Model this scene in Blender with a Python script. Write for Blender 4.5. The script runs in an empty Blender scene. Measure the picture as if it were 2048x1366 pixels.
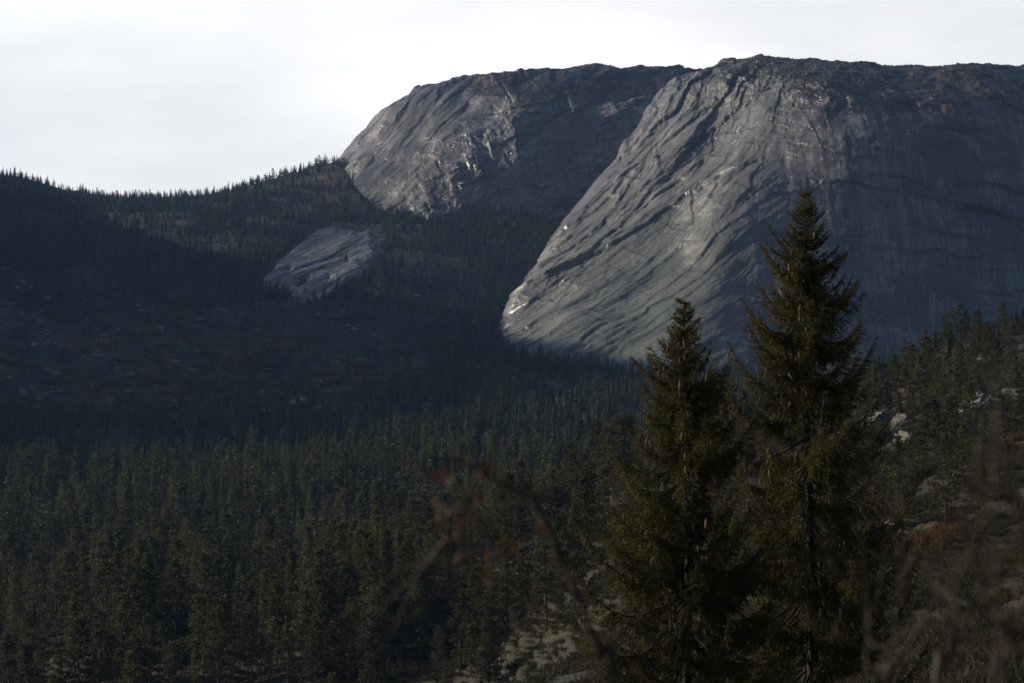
import bpy, math, random
import numpy as np
from mathutils import Vector, Matrix

R = math.radians
F = 4608.0                      # focal length in full-size photo pixels
scene = bpy.context.scene
col = scene.collection

# ------------------------------------------------------------------ camera, light, exposure
cam_d = bpy.data.cameras.new('camera')
cam = bpy.data.objects.new('camera', cam_d)
col.objects.link(cam)
cam.location = (0, 0, 0)
cam.rotation_euler = (R(90), 0, 0)
cam_d.sensor_width = 36.0
cam_d.lens = 81.0
cam_d.clip_start = 0.2
cam_d.clip_end = 20000
cam_d.dof.use_dof = True
cam_d.dof.focus_distance = 48.0
cam_d.dof.aperture_fstop = 7.1
cam_d.dof.aperture_blades = 7
scene.camera = cam

SUN_EL, SUN_AZ = 18.0, -68.0     # elevation; azimuth from +Y, negative = to the left
sd = Vector((math.sin(R(SUN_AZ)) * math.cos(R(SUN_EL)), math.cos(R(SUN_AZ)) * math.cos(R(SUN_EL)), math.sin(R(SUN_EL))))

world = bpy.data.worlds.new('World')
scene.world = world
world.use_nodes = True
wn = world.node_tree
wn.nodes.clear()
w_out = wn.nodes.new('ShaderNodeOutputWorld')
w_bg = wn.nodes.new('ShaderNodeBackground')
w_sky = wn.nodes.new('ShaderNodeTexSky')
w_sky.sky_type = 'NISHITA'
w_sky.sun_disc = False
w_sky.sun_elevation = R(SUN_EL)
w_sky.sun_rotation = R(SUN_AZ)
w_sky.altitude = 400
w_sky.air_density = 1.0
w_sky.dust_density = 0.3
w_sky.ozone_density = 3.5
w_bg.inputs['Strength'].default_value = 0.05
# thin high veil of cloud, thickest towards the horizon
w_tc = wn.nodes.new('ShaderNodeTexCoord')
w_sep = wn.nodes.new('ShaderNodeSeparateXYZ')
wn.links.new(w_tc.outputs['Generated'], w_sep.inputs[0])
w_map = wn.nodes.new('ShaderNodeMapping')
w_map.inputs['Scale'].default_value = (1.5, 1.5, 6.0)
wn.links.new(w_tc.outputs['Generated'], w_map.inputs[0])
w_no = wn.nodes.new('ShaderNodeTexNoise')
w_no.inputs['Scale'].default_value = 2.2
w_no.inputs['Detail'].default_value = 5
w_no.inputs['Roughness'].default_value = 0.5
wn.links.new(w_map.outputs[0], w_no.inputs['Vector'])
w_r1 = wn.nodes.new('ShaderNodeMapRange')
w_r1.inputs[1].default_value = 0.32
w_r1.inputs[2].default_value = 0.68
wn.links.new(w_no.outputs['Fac'], w_r1.inputs[0])
w_r2 = wn.nodes.new('ShaderNodeMapRange')          # veil share by height above the horizon
w_r2.interpolation_type = 'SMOOTHSTEP'
w_r2.inputs[1].default_value = 0.06
w_r2.inputs[2].default_value = 0.38
w_r2.inputs[3].default_value = 0.90
w_r2.inputs[4].default_value = 0.05
wn.links.new(w_sep.outputs['Z'], w_r2.inputs[0])
w_m1 = wn.nodes.new('ShaderNodeMapRange')
w_m1.inputs[3].default_value = 0.62
w_m1.inputs[4].default_value = 1.0
wn.links.new(w_r1.outputs[0], w_m1.inputs[0])
w_m2 = wn.nodes.new('ShaderNodeMath')
w_m2.operation = 'MULTIPLY'
wn.links.new(w_m1.outputs[0], w_m2.inputs[0])
wn.links.new(w_r2.outputs[0], w_m2.inputs[1])
# thin cloud scatters sunlight forward: the veil is brightest on the sun's side of the sky
w_dot = wn.nodes.new('ShaderNodeVectorMath')
w_dot.operation = 'DOT_PRODUCT'
wn.links.new(w_tc.outputs['Generated'], w_dot.inputs[0])
w_dot.inputs[1].default_value = sd
w_r3 = wn.nodes.new('ShaderNodeMapRange')
w_r3.interpolation_type = 'SMOOTHSTEP'
w_r3.inputs[1].default_value = -0.45
w_r3.inputs[2].default_value = 0.10
w_r3.inputs[3].default_value = 0.04
w_r3.inputs[4].default_value = 1.0
wn.links.new(w_dot.outputs['Value'], w_r3.inputs[0])
w_m3 = wn.nodes.new('ShaderNodeMath')
w_m3.operation = 'MULTIPLY'
wn.links.new(w_m2.outputs[0], w_m3.inputs[0])
wn.links.new(w_r3.outputs[0], w_m3.inputs[1])
w_mix = wn.nodes.new('ShaderNodeMix')
w_mix.data_type = 'RGBA'
wn.links.new(w_m3.outputs[0], w_mix.inputs['Factor'])
wn.links.new(w_sky.outputs['Color'], w_mix.inputs['A'])
w_mix.inputs['B'].default_value = (29.4, 28.8, 28.2, 1)
wn.links.new(w_mix.outputs['Result'], w_bg.inputs['Color'])
wn.links.new(w_bg.outputs['Background'], w_out.inputs['Surface'])

sun_d = bpy.data.lights.new('sun', 'SUN')
sun_d.energy = 5.0
sun_d.angle = R(0.55)
sun_d.color = (1.0, 0.88, 0.70)
sun = bpy.data.objects.new('sun', sun_d)
col.objects.link(sun)
sun.rotation_euler = sd.to_track_quat('Z', 'Y').to_euler()

scene.render.engine = 'CYCLES'
scene.view_settings.view_transform = 'Standard'
scene.view_settings.look = 'None'
scene.view_settings.exposure = 0.0
scene.view_settings.gamma = 1.0
scene.view_settings.use_curve_mapping = False
scene.cycles.use_denoising = True
scene.cycles.denoiser = 'OPENIMAGEDENOISE'
scene.cycles.max_bounces = 4
scene.cycles.diffuse_bounces = 2
scene.cycles.glossy_bounces = 2
scene.cycles.transmission_bounces = 2
scene.cycles.volume_bounces = 0
scene.cycles.transparent_max_bounces = 4
scene.cycles.sample_clamp_indirect = 4.0

# ------------------------------------------------------------------ helpers: noise, splines, meshes
rng = np.random.default_rng(7)
random.seed(7)


def _hash(ix, iy, iz, seed):
    h = (ix.astype(np.uint32) * np.uint32(374761393) + iy.astype(np.uint32) * np.uint32(668265263)
         + iz.astype(np.uint32) * np.uint32(2147483647) + np.uint32((seed * 974634777) & 0xffffffff))
    h = (h ^ (h >> np.uint32(13))) * np.uint32(1274126177)
    h = (h ^ (h >> np.uint32(16))) * np.uint32(2246822519)
    return h ^ (h >> np.uint32(15))


_G = np.array([(1, 1, 0), (-1, 1, 0), (1, -1, 0), (-1, -1, 0), (1, 0, 1), (-1, 0, 1), (1, 0, -1), (-1, 0, -1),
               (0, 1, 1), (0, -1, 1), (0, 1, -1), (0, -1, -1), (1, 1, 0), (-1, 1, 0), (0, -1, 1), (0, -1, -1)], float)


def pn(x, y, z=0.0, seed=0):
    """gradient noise, about -1..1"""
    x, y, z = np.broadcast_arrays(np.asarray(x, float), np.asarray(y, float), np.asarray(z, float))
    xi, yi, zi = np.floor(x), np.floor(y), np.floor(z)
    fx, fy, fz = x - xi, y - yi, z - zi
    xi, yi, zi = xi.astype(np.int64), yi.astype(np.int64), zi.astype(np.int64)
    u, v, w = (t * t * t * (t * (t * 6 - 15) + 10) for t in (fx, fy, fz))
    res = 0
    for dx in (0, 1):
        wx = u if dx else 1 - u
        for dy in (0, 1):
            wy = v if dy else 1 - v
            for dz in (0, 1):
                wz = w if dz else 1 - w
                g = _G[_hash(xi + dx, yi + dy, zi + dz, seed) & np.uint32(15)]
                res = res + wx * wy * wz * (g[..., 0] * (fx - dx) + g[..., 1] * (fy - dy) + g[..., 2] * (fz - dz))
    return res


def fbm(x, y, z=0.0, seed=0, octaves=4, gain=0.5):
    s, a, f = 0, 1.0, 1.0
    for i in range(octaves):
        s = s + a * pn(x * f, y * f, z * f, seed + 17 * i)
        a *= gain
        f *= 2.03
    return s


def sstep(a, b, x):
    t = np.clip((x - a) / (b - a), 0, 1)
    return t * t * (3 - 2 * t)


def terrace(n, levels, sharp=0.22):
    """steps with short risers: the edges of rock sheets"""
    t = n * levels
    k = np.floor(t)
    return (k + sstep(1 - sharp, 1.0, t - k)) / levels


def catmull(P, t):
    """P (n, ...) control values, t in 0..n-1"""
    n = len(P)
    i = np.clip(np.floor(t).astype(int), 0, n - 2)
    f = (t - i)[(...,) + (None,) * (P.ndim - 1)]
    Pe = np.concatenate([2 * P[:1] - P[1:2], P, 2 * P[-1:] - P[-2:-1]])
    a, b, c, d = Pe[i], Pe[i + 1], Pe[i + 2], Pe[i + 3]
    return 0.5 * ((2 * b) + (c - a) * f + (2 * a - 5 * b + 4 * c - d) * f ** 2 + (3 * b - a - 3 * c + d) * f ** 3)


def P3(px, py, d):
    return ((px - 1024) / F * d, d, (683 - py) / F * d)


def mesh_np(name, verts, faces, mats=(), smooth=True, matidx=None, attrs=None):
    verts = np.ascontiguousarray(verts, dtype=np.float32)
    faces = np.ascontiguousarray(faces, dtype=np.int32)
    me = bpy.data.meshes.new(name)
    nf, k = faces.shape
    me.vertices.add(len(verts))
    me.vertices.foreach_set('co', verts.ravel())
    me.loops.add(nf * k)
    me.loops.foreach_set('vertex_index', faces.ravel())
    me.polygons.add(nf)
    me.polygons.foreach_set('loop_start', np.arange(0, nf * k, k, dtype=np.int32))
    if smooth:
        me.polygons.foreach_set('use_smooth', np.ones(nf, dtype=bool))
    for m in mats:
        me.materials.append(m)
    if matidx is not None:
        me.polygons.foreach_set('material_index', np.ascontiguousarray(matidx, dtype=np.int32))
    for an, av in (attrs or {}).items():
        at = me.attributes.new(an, 'FLOAT', 'POINT')
        at.data.foreach_set('value', np.ascontiguousarray(av, dtype=np.float32))
    me.update(calc_edges=True)
    me.validate()
    return me


def grid_faces(nu, nv):
    i, j = np.meshgrid(np.arange(nu - 1), np.arange(nv - 1), indexing='ij')
    a = (i * nv + j).ravel()
    return np.stack([a, a + nv, a + nv + 1, a + 1], 1)


def link(name, me, parent=None):
    o = bpy.data.objects.new(name, me)
    col.objects.link(o)
    if parent is not None:
        o.parent = parent
    return o


def tag(o, label=None, cat=None, group=None, kind=None):
    if label: o['label'] = label
    if cat: o['category'] = cat
    if group: o['group'] = group
    if kind: o['kind'] = kind
    return o


def empty(name, loc, label, cat, group=None):
    o = bpy.data.objects.new(name, None)
    col.objects.link(o)
    o.location = loc
    o.empty_display_size = 0.2
    return tag(o, label, cat, group)


# ------------------------------------------------------------------ helpers: materials
class NT:
    def __init__(self, name):
        self.m = bpy.data.materials.new(name)
        self.m.use_nodes = True
        self.t = self.m.node_tree
        self.t.nodes.clear()
        self.out = self.t.nodes.new('ShaderNodeOutputMaterial')

    def n(self, typ, **kw):
        nd = self.t.nodes.new(typ)
        for k, v in kw.items():
            setattr(nd, k, v)
        return nd

    def l(self, a, b):
        self.t.links.new(a, b)

    def val(self, sock, v):
        if isinstance(v, bpy.types.NodeSocket):
            self.l(v, sock)
        else:
            sock.default_value = v

    def noise(self, vec, scale, detail=4, rough=0.55, distort=0.0, stretch=None):
        nd = self.n('ShaderNodeTexNoise')
        nd.inputs['Scale'].default_value = scale
        nd.inputs['Detail'].default_value = detail
        nd.inputs['Roughness'].default_value = rough
        nd.inputs['Distortion'].default_value = distort
        if stretch is not None:
            mp = self.n('ShaderNodeMapping')
            mp.inputs['Scale'].default_value = stretch
            self.l(vec, mp.inputs[0])
            vec = mp.outputs[0]
        self.l(vec, nd.inputs['Vector'])
        return nd.outputs['Fac']

    def rng(self, v, a, b, c=0.0, d=1.0):
        nd = self.n('ShaderNodeMapRange')
        self.val(nd.inputs[0], v)
        for i, x in enumerate((a, b, c, d)):
            nd.inputs[i + 1].default_value = x
        return nd.outputs[0]

    def math(self, op, a, b=0.0):
        nd = self.n('ShaderNodeMath', operation=op)
        self.val(nd.inputs[0], a)
        self.val(nd.inputs[1], b)
        return nd.outputs[0]

    def mix(self, fac, a, b):
        nd = self.n('ShaderNodeMix', data_type='RGBA')
        self.val(nd.inputs['Factor'], fac)
        self.val(nd.inputs['A'], a if isinstance(a, bpy.types.NodeSocket) else (*a, 1))
        self.val(nd.inputs['B'], b if isinstance(b, bpy.types.NodeSocket) else (*b, 1))
        return nd.outputs['Result']

    def attr(self, name):
        return self.n('ShaderNodeAttribute', attribute_name=name).outputs['Fac']

    def bump(self, h, strength, dist, normal=None):
        nd = self.n('ShaderNodeBump')
        nd.inputs['Strength'].default_value = strength
        nd.inputs['Distance'].default_value = dist
        self.l(h, nd.inputs['Height'])
        if normal is not None:
            self.l(normal, nd.inputs['Normal'])
        return nd.outputs['Normal']

    def bsdf(self, color, rough, normal=None, spec=0.5, surface=True):
        nd = self.n('ShaderNodeBsdfPrincipled')
        self.val(nd.inputs['Base Color'], color if isinstance(color, bpy.types.NodeSocket) else (*color, 1))
        self.val(nd.inputs['Roughness'], rough)
        nd.inputs['Specular IOR Level'].default_value = spec
        if normal is not None:
            self.l(normal, nd.inputs['Normal'])
        if surface:
            self.l(nd.outputs[0], self.out.inputs['Surface'])
        return nd.outputs[0]


def make_cliff_material():
    t = NT('cliff_rock')
    pos = t.n('ShaderNodeNewGeometry').outputs['Position']
    uv = t.n('ShaderNodeCombineXYZ')
    t.l(t.attr('flow'), uv.inputs[0])
    t.l(t.attr('along'), uv.inputs[1])
    fl = uv.outputs[0]
    big = t.noise(pos, 0.02, 4, 0.6)
    mid = t.noise(pos, 0.11, 5, 0.6)
    fine = t.noise(pos, 0.7, 5, 0.65)
    streak = t.noise(fl, 0.16, 6, 0.65, 0.9, (1.0, 0.09, 1.0))
    streak2 = t.math('MULTIPLY', t.noise(fl, 0.7, 5, 0.65, 0.5, (1.0, 0.05, 1.0)), t.rng(t.noise(pos, 0.03, 4, 0.6, 0.8), 0.42, 0.6, 0.6, 1.1))
    c = t.mix(t.rng(big, 0.35, 0.65), (0.225, 0.222, 0.215), (0.310, 0.298, 0.278))
    c = t.mix(t.math('MULTIPLY', t.attr('lichen'), t.rng(mid, 0.3, 0.7, 0.3, 1.0)), c, (0.150, 0.188, 0.128))
    c = t.mix(t.math('MULTIPLY', t.rng(streak, 0.43, 0.55, 0.0, 0.9), t.rng(t.attr('stain'), 0.0, 1.0, 0.35, 1.0)), c, (0.036, 0.034, 0.042))
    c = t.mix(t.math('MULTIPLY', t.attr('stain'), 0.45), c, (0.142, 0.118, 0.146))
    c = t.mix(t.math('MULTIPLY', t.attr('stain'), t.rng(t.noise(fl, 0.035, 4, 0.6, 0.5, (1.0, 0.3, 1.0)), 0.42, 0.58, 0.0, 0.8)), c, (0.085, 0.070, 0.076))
    c = t.mix(t.math('MULTIPLY', t.attr('stain'), t.rng(streak2, 0.48, 0.58, 0.0, 0.9)), c, (0.27, 0.26, 0.27))
    c = t.mix(t.rng(fine, 0.36, 0.62, 0.72, 0.0), c, (0.080, 0.077, 0.075))
    c = t.mix(t.rng(t.noise(pos, 0.045, 5, 0.7, 1.0), 0.5, 0.7, 0.0, 0.6), c, (0.135, 0.118, 0.116))
    # heath on ledges and on the tops
    vegn = t.math('ADD', t.attr('veg'), t.math('MULTIPLY', t.math('SUBTRACT', mid, 0.5), 1.1))
    veg = t.rng(vegn, 0.45, 0.62)
    vcol = t.mix(t.noise(pos, 0.05, 3), (0.040, 0.032, 0.022), (0.060, 0.034, 0.020))
    c = t.mix(veg, c, vcol)
    vor = t.n('ShaderNodeTexVoronoi', feature='DISTANCE_TO_EDGE')
    vor.inputs['Scale'].default_value = 0.085
    vm = t.n('ShaderNodeMapping')
    vm.inputs['Scale'].default_value = (1.0, 0.6, 1.4)
    wob = t.n('ShaderNodeVectorMath', operation='MULTIPLY_ADD')
    nz = t.n('ShaderNodeTexNoise')
    nz.inputs['Scale'].default_value = 0.09
    nz.inputs['Detail'].default_value = 4
    t.l(pos, nz.inputs['Vector'])
    t.l(nz.outputs['Color'], wob.inputs[0])
    wob.inputs[1].default_value = (34, 34, 34)
    t.l(pos, wob.inputs[2])
    t.l(wob.outputs[0], vm.inputs[0])
    t.l(vm.outputs[0], vor.inputs['Vector'])
    crack = t.math('MULTIPLY', t.rng(vor.outputs['Distance'], 0.0, 0.07, 1.0, 0.0), t.math('MULTIPLY', t.attr('blocky'), t.rng(t.noise(pos, 0.06, 3, 0.6), 0.42, 0.62)))
    c = t.mix(t.math('MULTIPLY', crack, 0.75), c, (0.030, 0.028, 0.026))
    grain = t.math('MULTIPLY', t.noise(fl, 0.55, 5, 0.65, 0.3, (1.0, 0.16, 1.0)), t.rng(t.attr('stain'), 0.0, 1.0, 1.0, 0.25))
    c = t.mix(t.math('MULTIPLY', t.math('MULTIPLY', t.attr('seam_shade'), t.rng(fine, 0.35, 0.6, 0.5, 1.2)), 0.9), c, (0.022, 0.021, 0.022))  # dark colour under ledges and in cracks: painted shade, plus dirt and moss
    h = t.math('ADD', t.math('MULTIPLY', fine, 0.8), t.math('MULTIPLY', mid, 0.8))
    h = t.math('ADD', h, t.math('MULTIPLY', grain, 1.3))
    h = t.math('SUBTRACT', h, t.math('MULTIPLY', crack, 1.6))
    nrm = t.bump(h, 0.6, 0.6)
    rough = t.rng(t.noise(fl, 0.10, 4, 0.6, 0.3, (1.0, 0.15, 1.0)), 0.42, 0.62, 0.26, 0.62)
    t.bsdf(c, rough, nrm, 0.45)
    return t.m


def make_ground_material():
    t = NT('hill_ground')
    pos = t.n('ShaderNodeNewGeometry').outputs['Position']
    big = t.noise(pos, 0.012, 4, 0.6)
    mid = t.noise(pos, 0.07, 5, 0.62)
    fine = t.noise(pos, 0.5, 5, 0.6)
    xf = t.noise(pos, 3.0, 4, 0.6)
    heath = t.mix(t.rng(mid, 0.3, 0.7), (0.018, 0.017, 0.010), (0.042, 0.027, 0.017))
    heath = t.mix(t.rng(t.noise(pos, 0.22, 4, 0.7), 0.5, 0.62), heath, (0.012, 0.016, 0.009))
    heath = t.mix(t.rng(fine, 0.45, 0.7), heath, (0.022, 0.028, 0.011))
    red = t.mix(t.rng(fine, 0.3, 0.7), (0.250, 0.115, 0.070), (0.150, 0.085, 0.055))
    moor = t.math('MULTIPLY', t.attr('moor'), t.rng(mid, 0.38, 0.55))
    c = t.mix(moor, heath, red)
    moss = t.mix(t.rng(xf, 0.3, 0.7), (0.028, 0.028, 0.006), (0.054, 0.050, 0.011))
    c = t.mix(t.math('MULTIPLY', t.attr('moss'), t.rng(t.math('ADD', fine, t.math('MULTIPLY', mid, 0.6)), 0.72, 0.95)), c, moss)
    rockc = t.mix(t.rng(fine, 0.3, 0.7), (0.036, 0.036, 0.036), (0.072, 0.071, 0.070))
    rockc = t.mix(t.rng(xf, 0.5, 0.75), rockc, (0.040, 0.042, 0.036))
    rk = t.rng(t.math('ADD', t.attr('rock'), t.math('MULTIPLY', t.math('SUBTRACT', fine, 0.5), 0.8)), 0.47, 0.56)
    c = t.mix(rk, c, rockc)
    h = t.math('ADD', t.math('MULTIPLY', fine, 0.35), t.math('MULTIPLY', xf, 0.10))
    nrm = t.bump(h, 0.8, 1.0)
    wet = t.math('MULTIPLY', rk, t.rng(t.noise(pos, 0.25, 3), 0.56, 0.66))
    rough = t.rng(wet, 0.0, 1.0, 0.9, 0.42)
    t.bsdf(c, rough, nrm, 0.4)
    return t.m


def make_foliage_material(name, dark, light, tr=0.3, obj_random=True, spec=0.25, scale=1.2):
    t = NT(name)
    pos = t.n('ShaderNodeNewGeometry').outputs['Position']
    nz = t.noise(pos, scale, 3, 0.6)
    c = t.mix(t.rng(nz, 0.3, 0.7), dark, light)
    if obj_random:
        rnd = t.n('ShaderNodeObjectInfo').outputs['Random']
        hs = t.n('ShaderNodeHueSaturation')
        t.l(t.rng(rnd, 0, 1, 0.478, 0.515), hs.inputs['Hue'])
        t.l(t.rng(t.math('FRACT', t.math('MULTIPLY', rnd, 7.31)), 0, 1, 0.65, 1.25), hs.inputs['Value'])
        t.l(t.rng(t.math('FRACT', t.math('MULTIPLY', rnd, 3.7)), 0, 1, 0.75, 1.1), hs.inputs['Saturation'])
        t.l(c, hs.inputs['Color'])
        c = hs.outputs['Color']
    b = t.bsdf(c, 0.6, None, spec, surface=False)
    trn = t.n('ShaderNodeBsdfTranslucent')
    t.l(c, trn.inputs['Color'])
    mx = t.n('ShaderNodeMixShader')
    mx.inputs[0].default_value = tr
    t.l(b, mx.inputs[1])
    t.l(trn.outputs[0], mx.inputs[2])
    t.l(mx.outputs[0], t.out.inputs['Surface'])
    return t.m


def make_bark_material(name, c1, c2, scale=6.0, stretch=(1, 1, 0.25)):
    t = NT(name)
    tc = t.n('ShaderNodeTexCoord').outputs['Object']
    nz = t.noise(tc, scale, 5, 0.65, 0.2, stretch)
    c = t.mix(t.rng(nz, 0.35, 0.65), c1, c2)
    t.bsdf(c, 0.85, t.bump(nz, 0.6, 0.04), 0.2)
    return t.m


M_cliff = make_cliff_material()
M_ground = make_ground_material()
M_spruce = make_foliage_material('spruce_needles', (0.034, 0.036, 0.010), (0.118, 0.100, 0.026), 0.34, False, 0.2, 2.5)
M_pine = make_foliage_material('pine_needles', (0.074, 0.080, 0.025), (0.135, 0.134, 0.042), 0.30, True, 0.2, 0.9)
M_far = make_foliage_material('forest_needles', (0.074, 0.084, 0.030), (0.132, 0.136, 0.048), 0.25, True, 0.1, 0.35)
M_bark = make_bark_material('spruce_bark', (0.018, 0.015, 0.012), (0.045, 0.036, 0.028))
M_pbark = make_bark_material('pine_bark', (0.050, 0.034, 0.025), (0.120, 0.075, 0.048), 2.0)
M_dead = make_bark_material('weathered_wood', (0.12, 0.11, 0.10), (0.26, 0.24, 0.21), 2.0)
M_birch = make_bark_material('bare_twigs', (0.055, 0.036, 0.032), (0.105, 0.066, 0.055), 1.0)

# ------------------------------------------------------------------ the lie of the land
CTRL = [P3(*c) for c in [
    (2048, 1366, 75), (1700, 1366, 85), (1400, 1366, 112), (1100, 1366, 190), (900, 1345, 232), (700, 1372, 255),
    (300, 1372, 272), (0, 1372, 285), (945, 1335, 246), (1015, 1330, 242), (1105, 1265, 258), (1180, 1195, 282), (760, 1350, 262), (850, 1340, 262), (2048, 1210, 105), (1750, 1200, 125), (2048, 1060, 150), (1800, 1075, 170),
    (2048, 915, 205), (1800, 968, 218), (1400, 1150, 200), (1150, 1225, 238), (1920, 925, 212),
    (1900, 850, 300), (2048, 760, 330), (1760, 850, 340), (2048, 690, 400), (1900, 735, 390), (1780, 800, 380),
    (0, 1150, 430), (500, 1150, 430), (900, 1150, 335), (1200, 1010, 480), (0, 1000, 600), (500, 1000, 590),
    (900, 950, 620), (1200, 880, 750), (0, 900, 760), (500, 880, 800), (900, 835, 900), (1200, 800, 1050),
    (1400, 785, 1100), (1000, 690, 1320), (1060, 725, 1270), (0, 790, 950), (500, 785, 1000), (800, 730, 1150),
    (0, 705, 1100), (500, 700, 1150), (0, 605, 1260), (500, 600, 1310), (0, 500, 1460), (400, 500, 1500),
    (0, 405, 1700), (-60, 345, 1840), (0, 358, 1850), (150, 391, 1860), (320, 426, 1900), (455, 428, 1940), (500, 414, 1900),
    (600, 371, 1850), (700, 324, 1800), (700, 425, 1650), (750, 485, 1500), (600, 565, 1400), (900, 560, 1430),
    (900, 450, 1570), (1050, 440, 1600), (1000, 525, 1480), (860, 650, 1270), (700, 640, 1260)]]
CTRL += [  # ground outside the picture, carried on
    (0, 0, -1.75), (4, 3, -1.6), (-5, 3, -2.6), (12, 10, -1.2), (-14, 10, -5.5), (3.5, 30, -6.4), (6, 44, -8.9), (3, 42, -9.4),
    (-15, 45, -15), (25, 45, -5), (-30, 110, -26), (60, 100, 2), (-60, 60, -27), (0, -40, 4), (60, -40, 14), (-60, -40, -14),
    (95, 210, 4), (120, 330, 14), (220, 420, 40), (260, 200, 40), (110, 480, -12), (90, 600, -34), (210, 700, -34), (320, 950, -24),
    (170, 1080, -26), (320, 1080, -26), (160, 800, -33), (100, 900, -28), (450, 600, 10), (600, 1000, 30), (650, 1400, 120),
    (-110, 280, -46), (-160, 420, -46), (-230, 600, -38), (-330, 400, -20), (-300, 800, 0), (-330, 950, 26), (-380, 1100, 62),
    (-520, 1160, 150), (-520, 1040, 104), (-520, 920, 116), (-524, 840, 78), (-525, 750, 98), (-522, 660, 40), (-540, 1420, 168), (-570, 1720, 180), (-500, 1850, 172), (-800, 1150, 240), (-800, 1500, 300), (-800, 700, 130),
    (-500, 500, 20), (-320, 1250, 70), (-900, 1900, 260), (-300, -300, -30), (400, -300, 90), (0, -800, 60), (-1200, 0, 60), (1200, 0, 200),
    (-350, 2200, 60), (-150, 2200, 50), (-600, 2600, 120), (0, 2600, 60), (400, 2300, 100), (600, 2600, 120), (1500, 1500, 220), (-1800, 1200, 260),
    (0, 4500, 40), (-2500, 3500, 120), (2500, 3500, 120), (60, 1650, 80), (110, 1750, 90), (150, 1500, 40), (250, 1400, 40)]
CTRL = np.array(CTRL, float)
_c = 22.0


def _phi(dx, dy):
    return -np.sqrt(dx * dx + dy * dy + _c * _c)


_n = len(CTRL)
_A = np.zeros((_n + 3, _n + 3))
_A[:_n, :_n] = _phi(CTRL[:, None, 0] - CTRL[None, :, 0], CTRL[:, None, 1] - CTRL[None, :, 1])
_A[:_n, :_n] -= np.eye(_n) * 1.0
_A[:_n, _n] = 1
_A[:_n, _n + 1:] = CTRL[:, :2] / 1000
_A[_n:, :_n] = _A[:_n, _n:].T
_W = np.linalg.solve(_A, np.concatenate([CTRL[:, 2], [0, 0, 0]]))


def base_height(x, y):
    x, y = np.asarray(x, float), np.asarray(y, float)
    sh = x.shape
    x, y = x.ravel(), y.ravel()
    z = _W[_n] + _W[_n + 1] * x / 1000 + _W[_n + 2] * y / 1000
    for i in range(_n):
        z = z + _W[i] * _phi(x - CTRL[i, 0], y - CTRL[i, 1])
    return z.reshape(sh)


def rockiness(x, y):
    """where bare rock shows through the ground, 0..1"""
    d = np.hypot(x, y)
    a = fbm(x / 22, y / 34, 0, 31, 3)
    near = sstep(60, 90, d) * (1 - sstep(235, 275, d)) * sstep(-26, -8, x)
    far = sstep(850, 950, d) * (1 - sstep(1300, 1420, d))
    return np.clip(0.13 + 0.8 * a, 0, 1) * near + np.clip(0.13 + 0.8 * a, 0, 1) * far


def height(x, y):
    x, y = np.asarray(x, float), np.asarray(y, float)
    d = np.hypot(x, y)
    z = base_height(x, y)
    z = z + fbm(x / 130, y / 130, 0, 3, 3) * 7.0 * sstep(250, 700, d)
    z = z + fbm(x / 30, y / 30, 0, 5, 3) * 1.7 * sstep(70, 260, d)
    z = z + fbm(x / 7, y / 7, 0, 8, 3) * 0.40 * sstep(20, 90, d)
    st = terrace(fbm((x + 0.5 * y) / 26, y / 60, 0, 12, 3) + 0.5, 5, 0.2)
    z = z + (st - 0.5) * 2.6 * sstep(60, 100, d) * (1 - sstep(330, 430, d)) * sstep(-70, -20, x)
    st2 = terrace(fbm((x + 0.4 * y) / 60, y / 90, 0, 14, 3) + 0.5, 5, 0.25)
    z = z + st2 * 5.0 * sstep(850, 950, d) * (1 - sstep(1350, 1450, d))
    return z


# moor openings in the forest (ellipses in ground coordinates), filled after the ray casting below
def cast(px, py, d0=40, d1=2600):
    """the ground point seen at a photo pixel"""
    dd = np.exp(np.linspace(math.log(d0), math.log(d1), 700))
    X, Z = (px - 1024) / F * dd, (683 - py) / F * dd
    h = height(X, dd)
    k = np.argmax(h > Z)
    return X[k], dd[k], h[k]


OPEN = []   # x, y, rx, ry, redness
for (px, py, rx_, ry_, red_) in [(300, 690, 190, 26, 1), (80, 740, 110, 20, .9), (420, 720, 110, 22, 1), (330, 640, 120, 16, .8),
                                 (60, 640, 120, 16, .7), (260, 780, 120, 16, .8), (620, 705, 60, 24, .7), (140, 590, 50, 14, .6),
                                 (175, 520, 22, 22, .6), (300, 830, 40, 26, .8), (660, 740, 90, 20, .6), (980, 755, 60, 22, .9),
                                 (1090, 775, 60, 12, .8), (30, 940, 40, 16, .6), (700, 352, 34, 7, .8), (640, 385, 50, 5, .5), (1070, 440, 110, 16, .9),
                                 (550, 660, 60, 14, .5), (150, 680, 150, 14, .8), (900, 745, 70, 16, .5), (600, 750, 60, 12, .6)]:
    x, y, z = cast(px, py)
    OPEN.append((x, y, rx_ / F * y * 1.15, max(ry_ / F * y * 8.0, 50), red_))
OPEN = np.array(OPEN)


def openness(x, y):
    m = np.zeros(np.shape(x))
    for ox, oy, rx_, ry_, red_ in OPEN:
        q = ((x - ox) / rx_) ** 2 + ((y - oy) / ry_) ** 2
        m = np.maximum(m, red_ * (1 - sstep(0.55, 1.25, q + 0.5 * pn(x / 25, y / 25, 0, 77))))
    return m * sstep(-0.10, 0.16, fbm(x / 20, y / 48, 0, 79, 3, 0.6))


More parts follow.
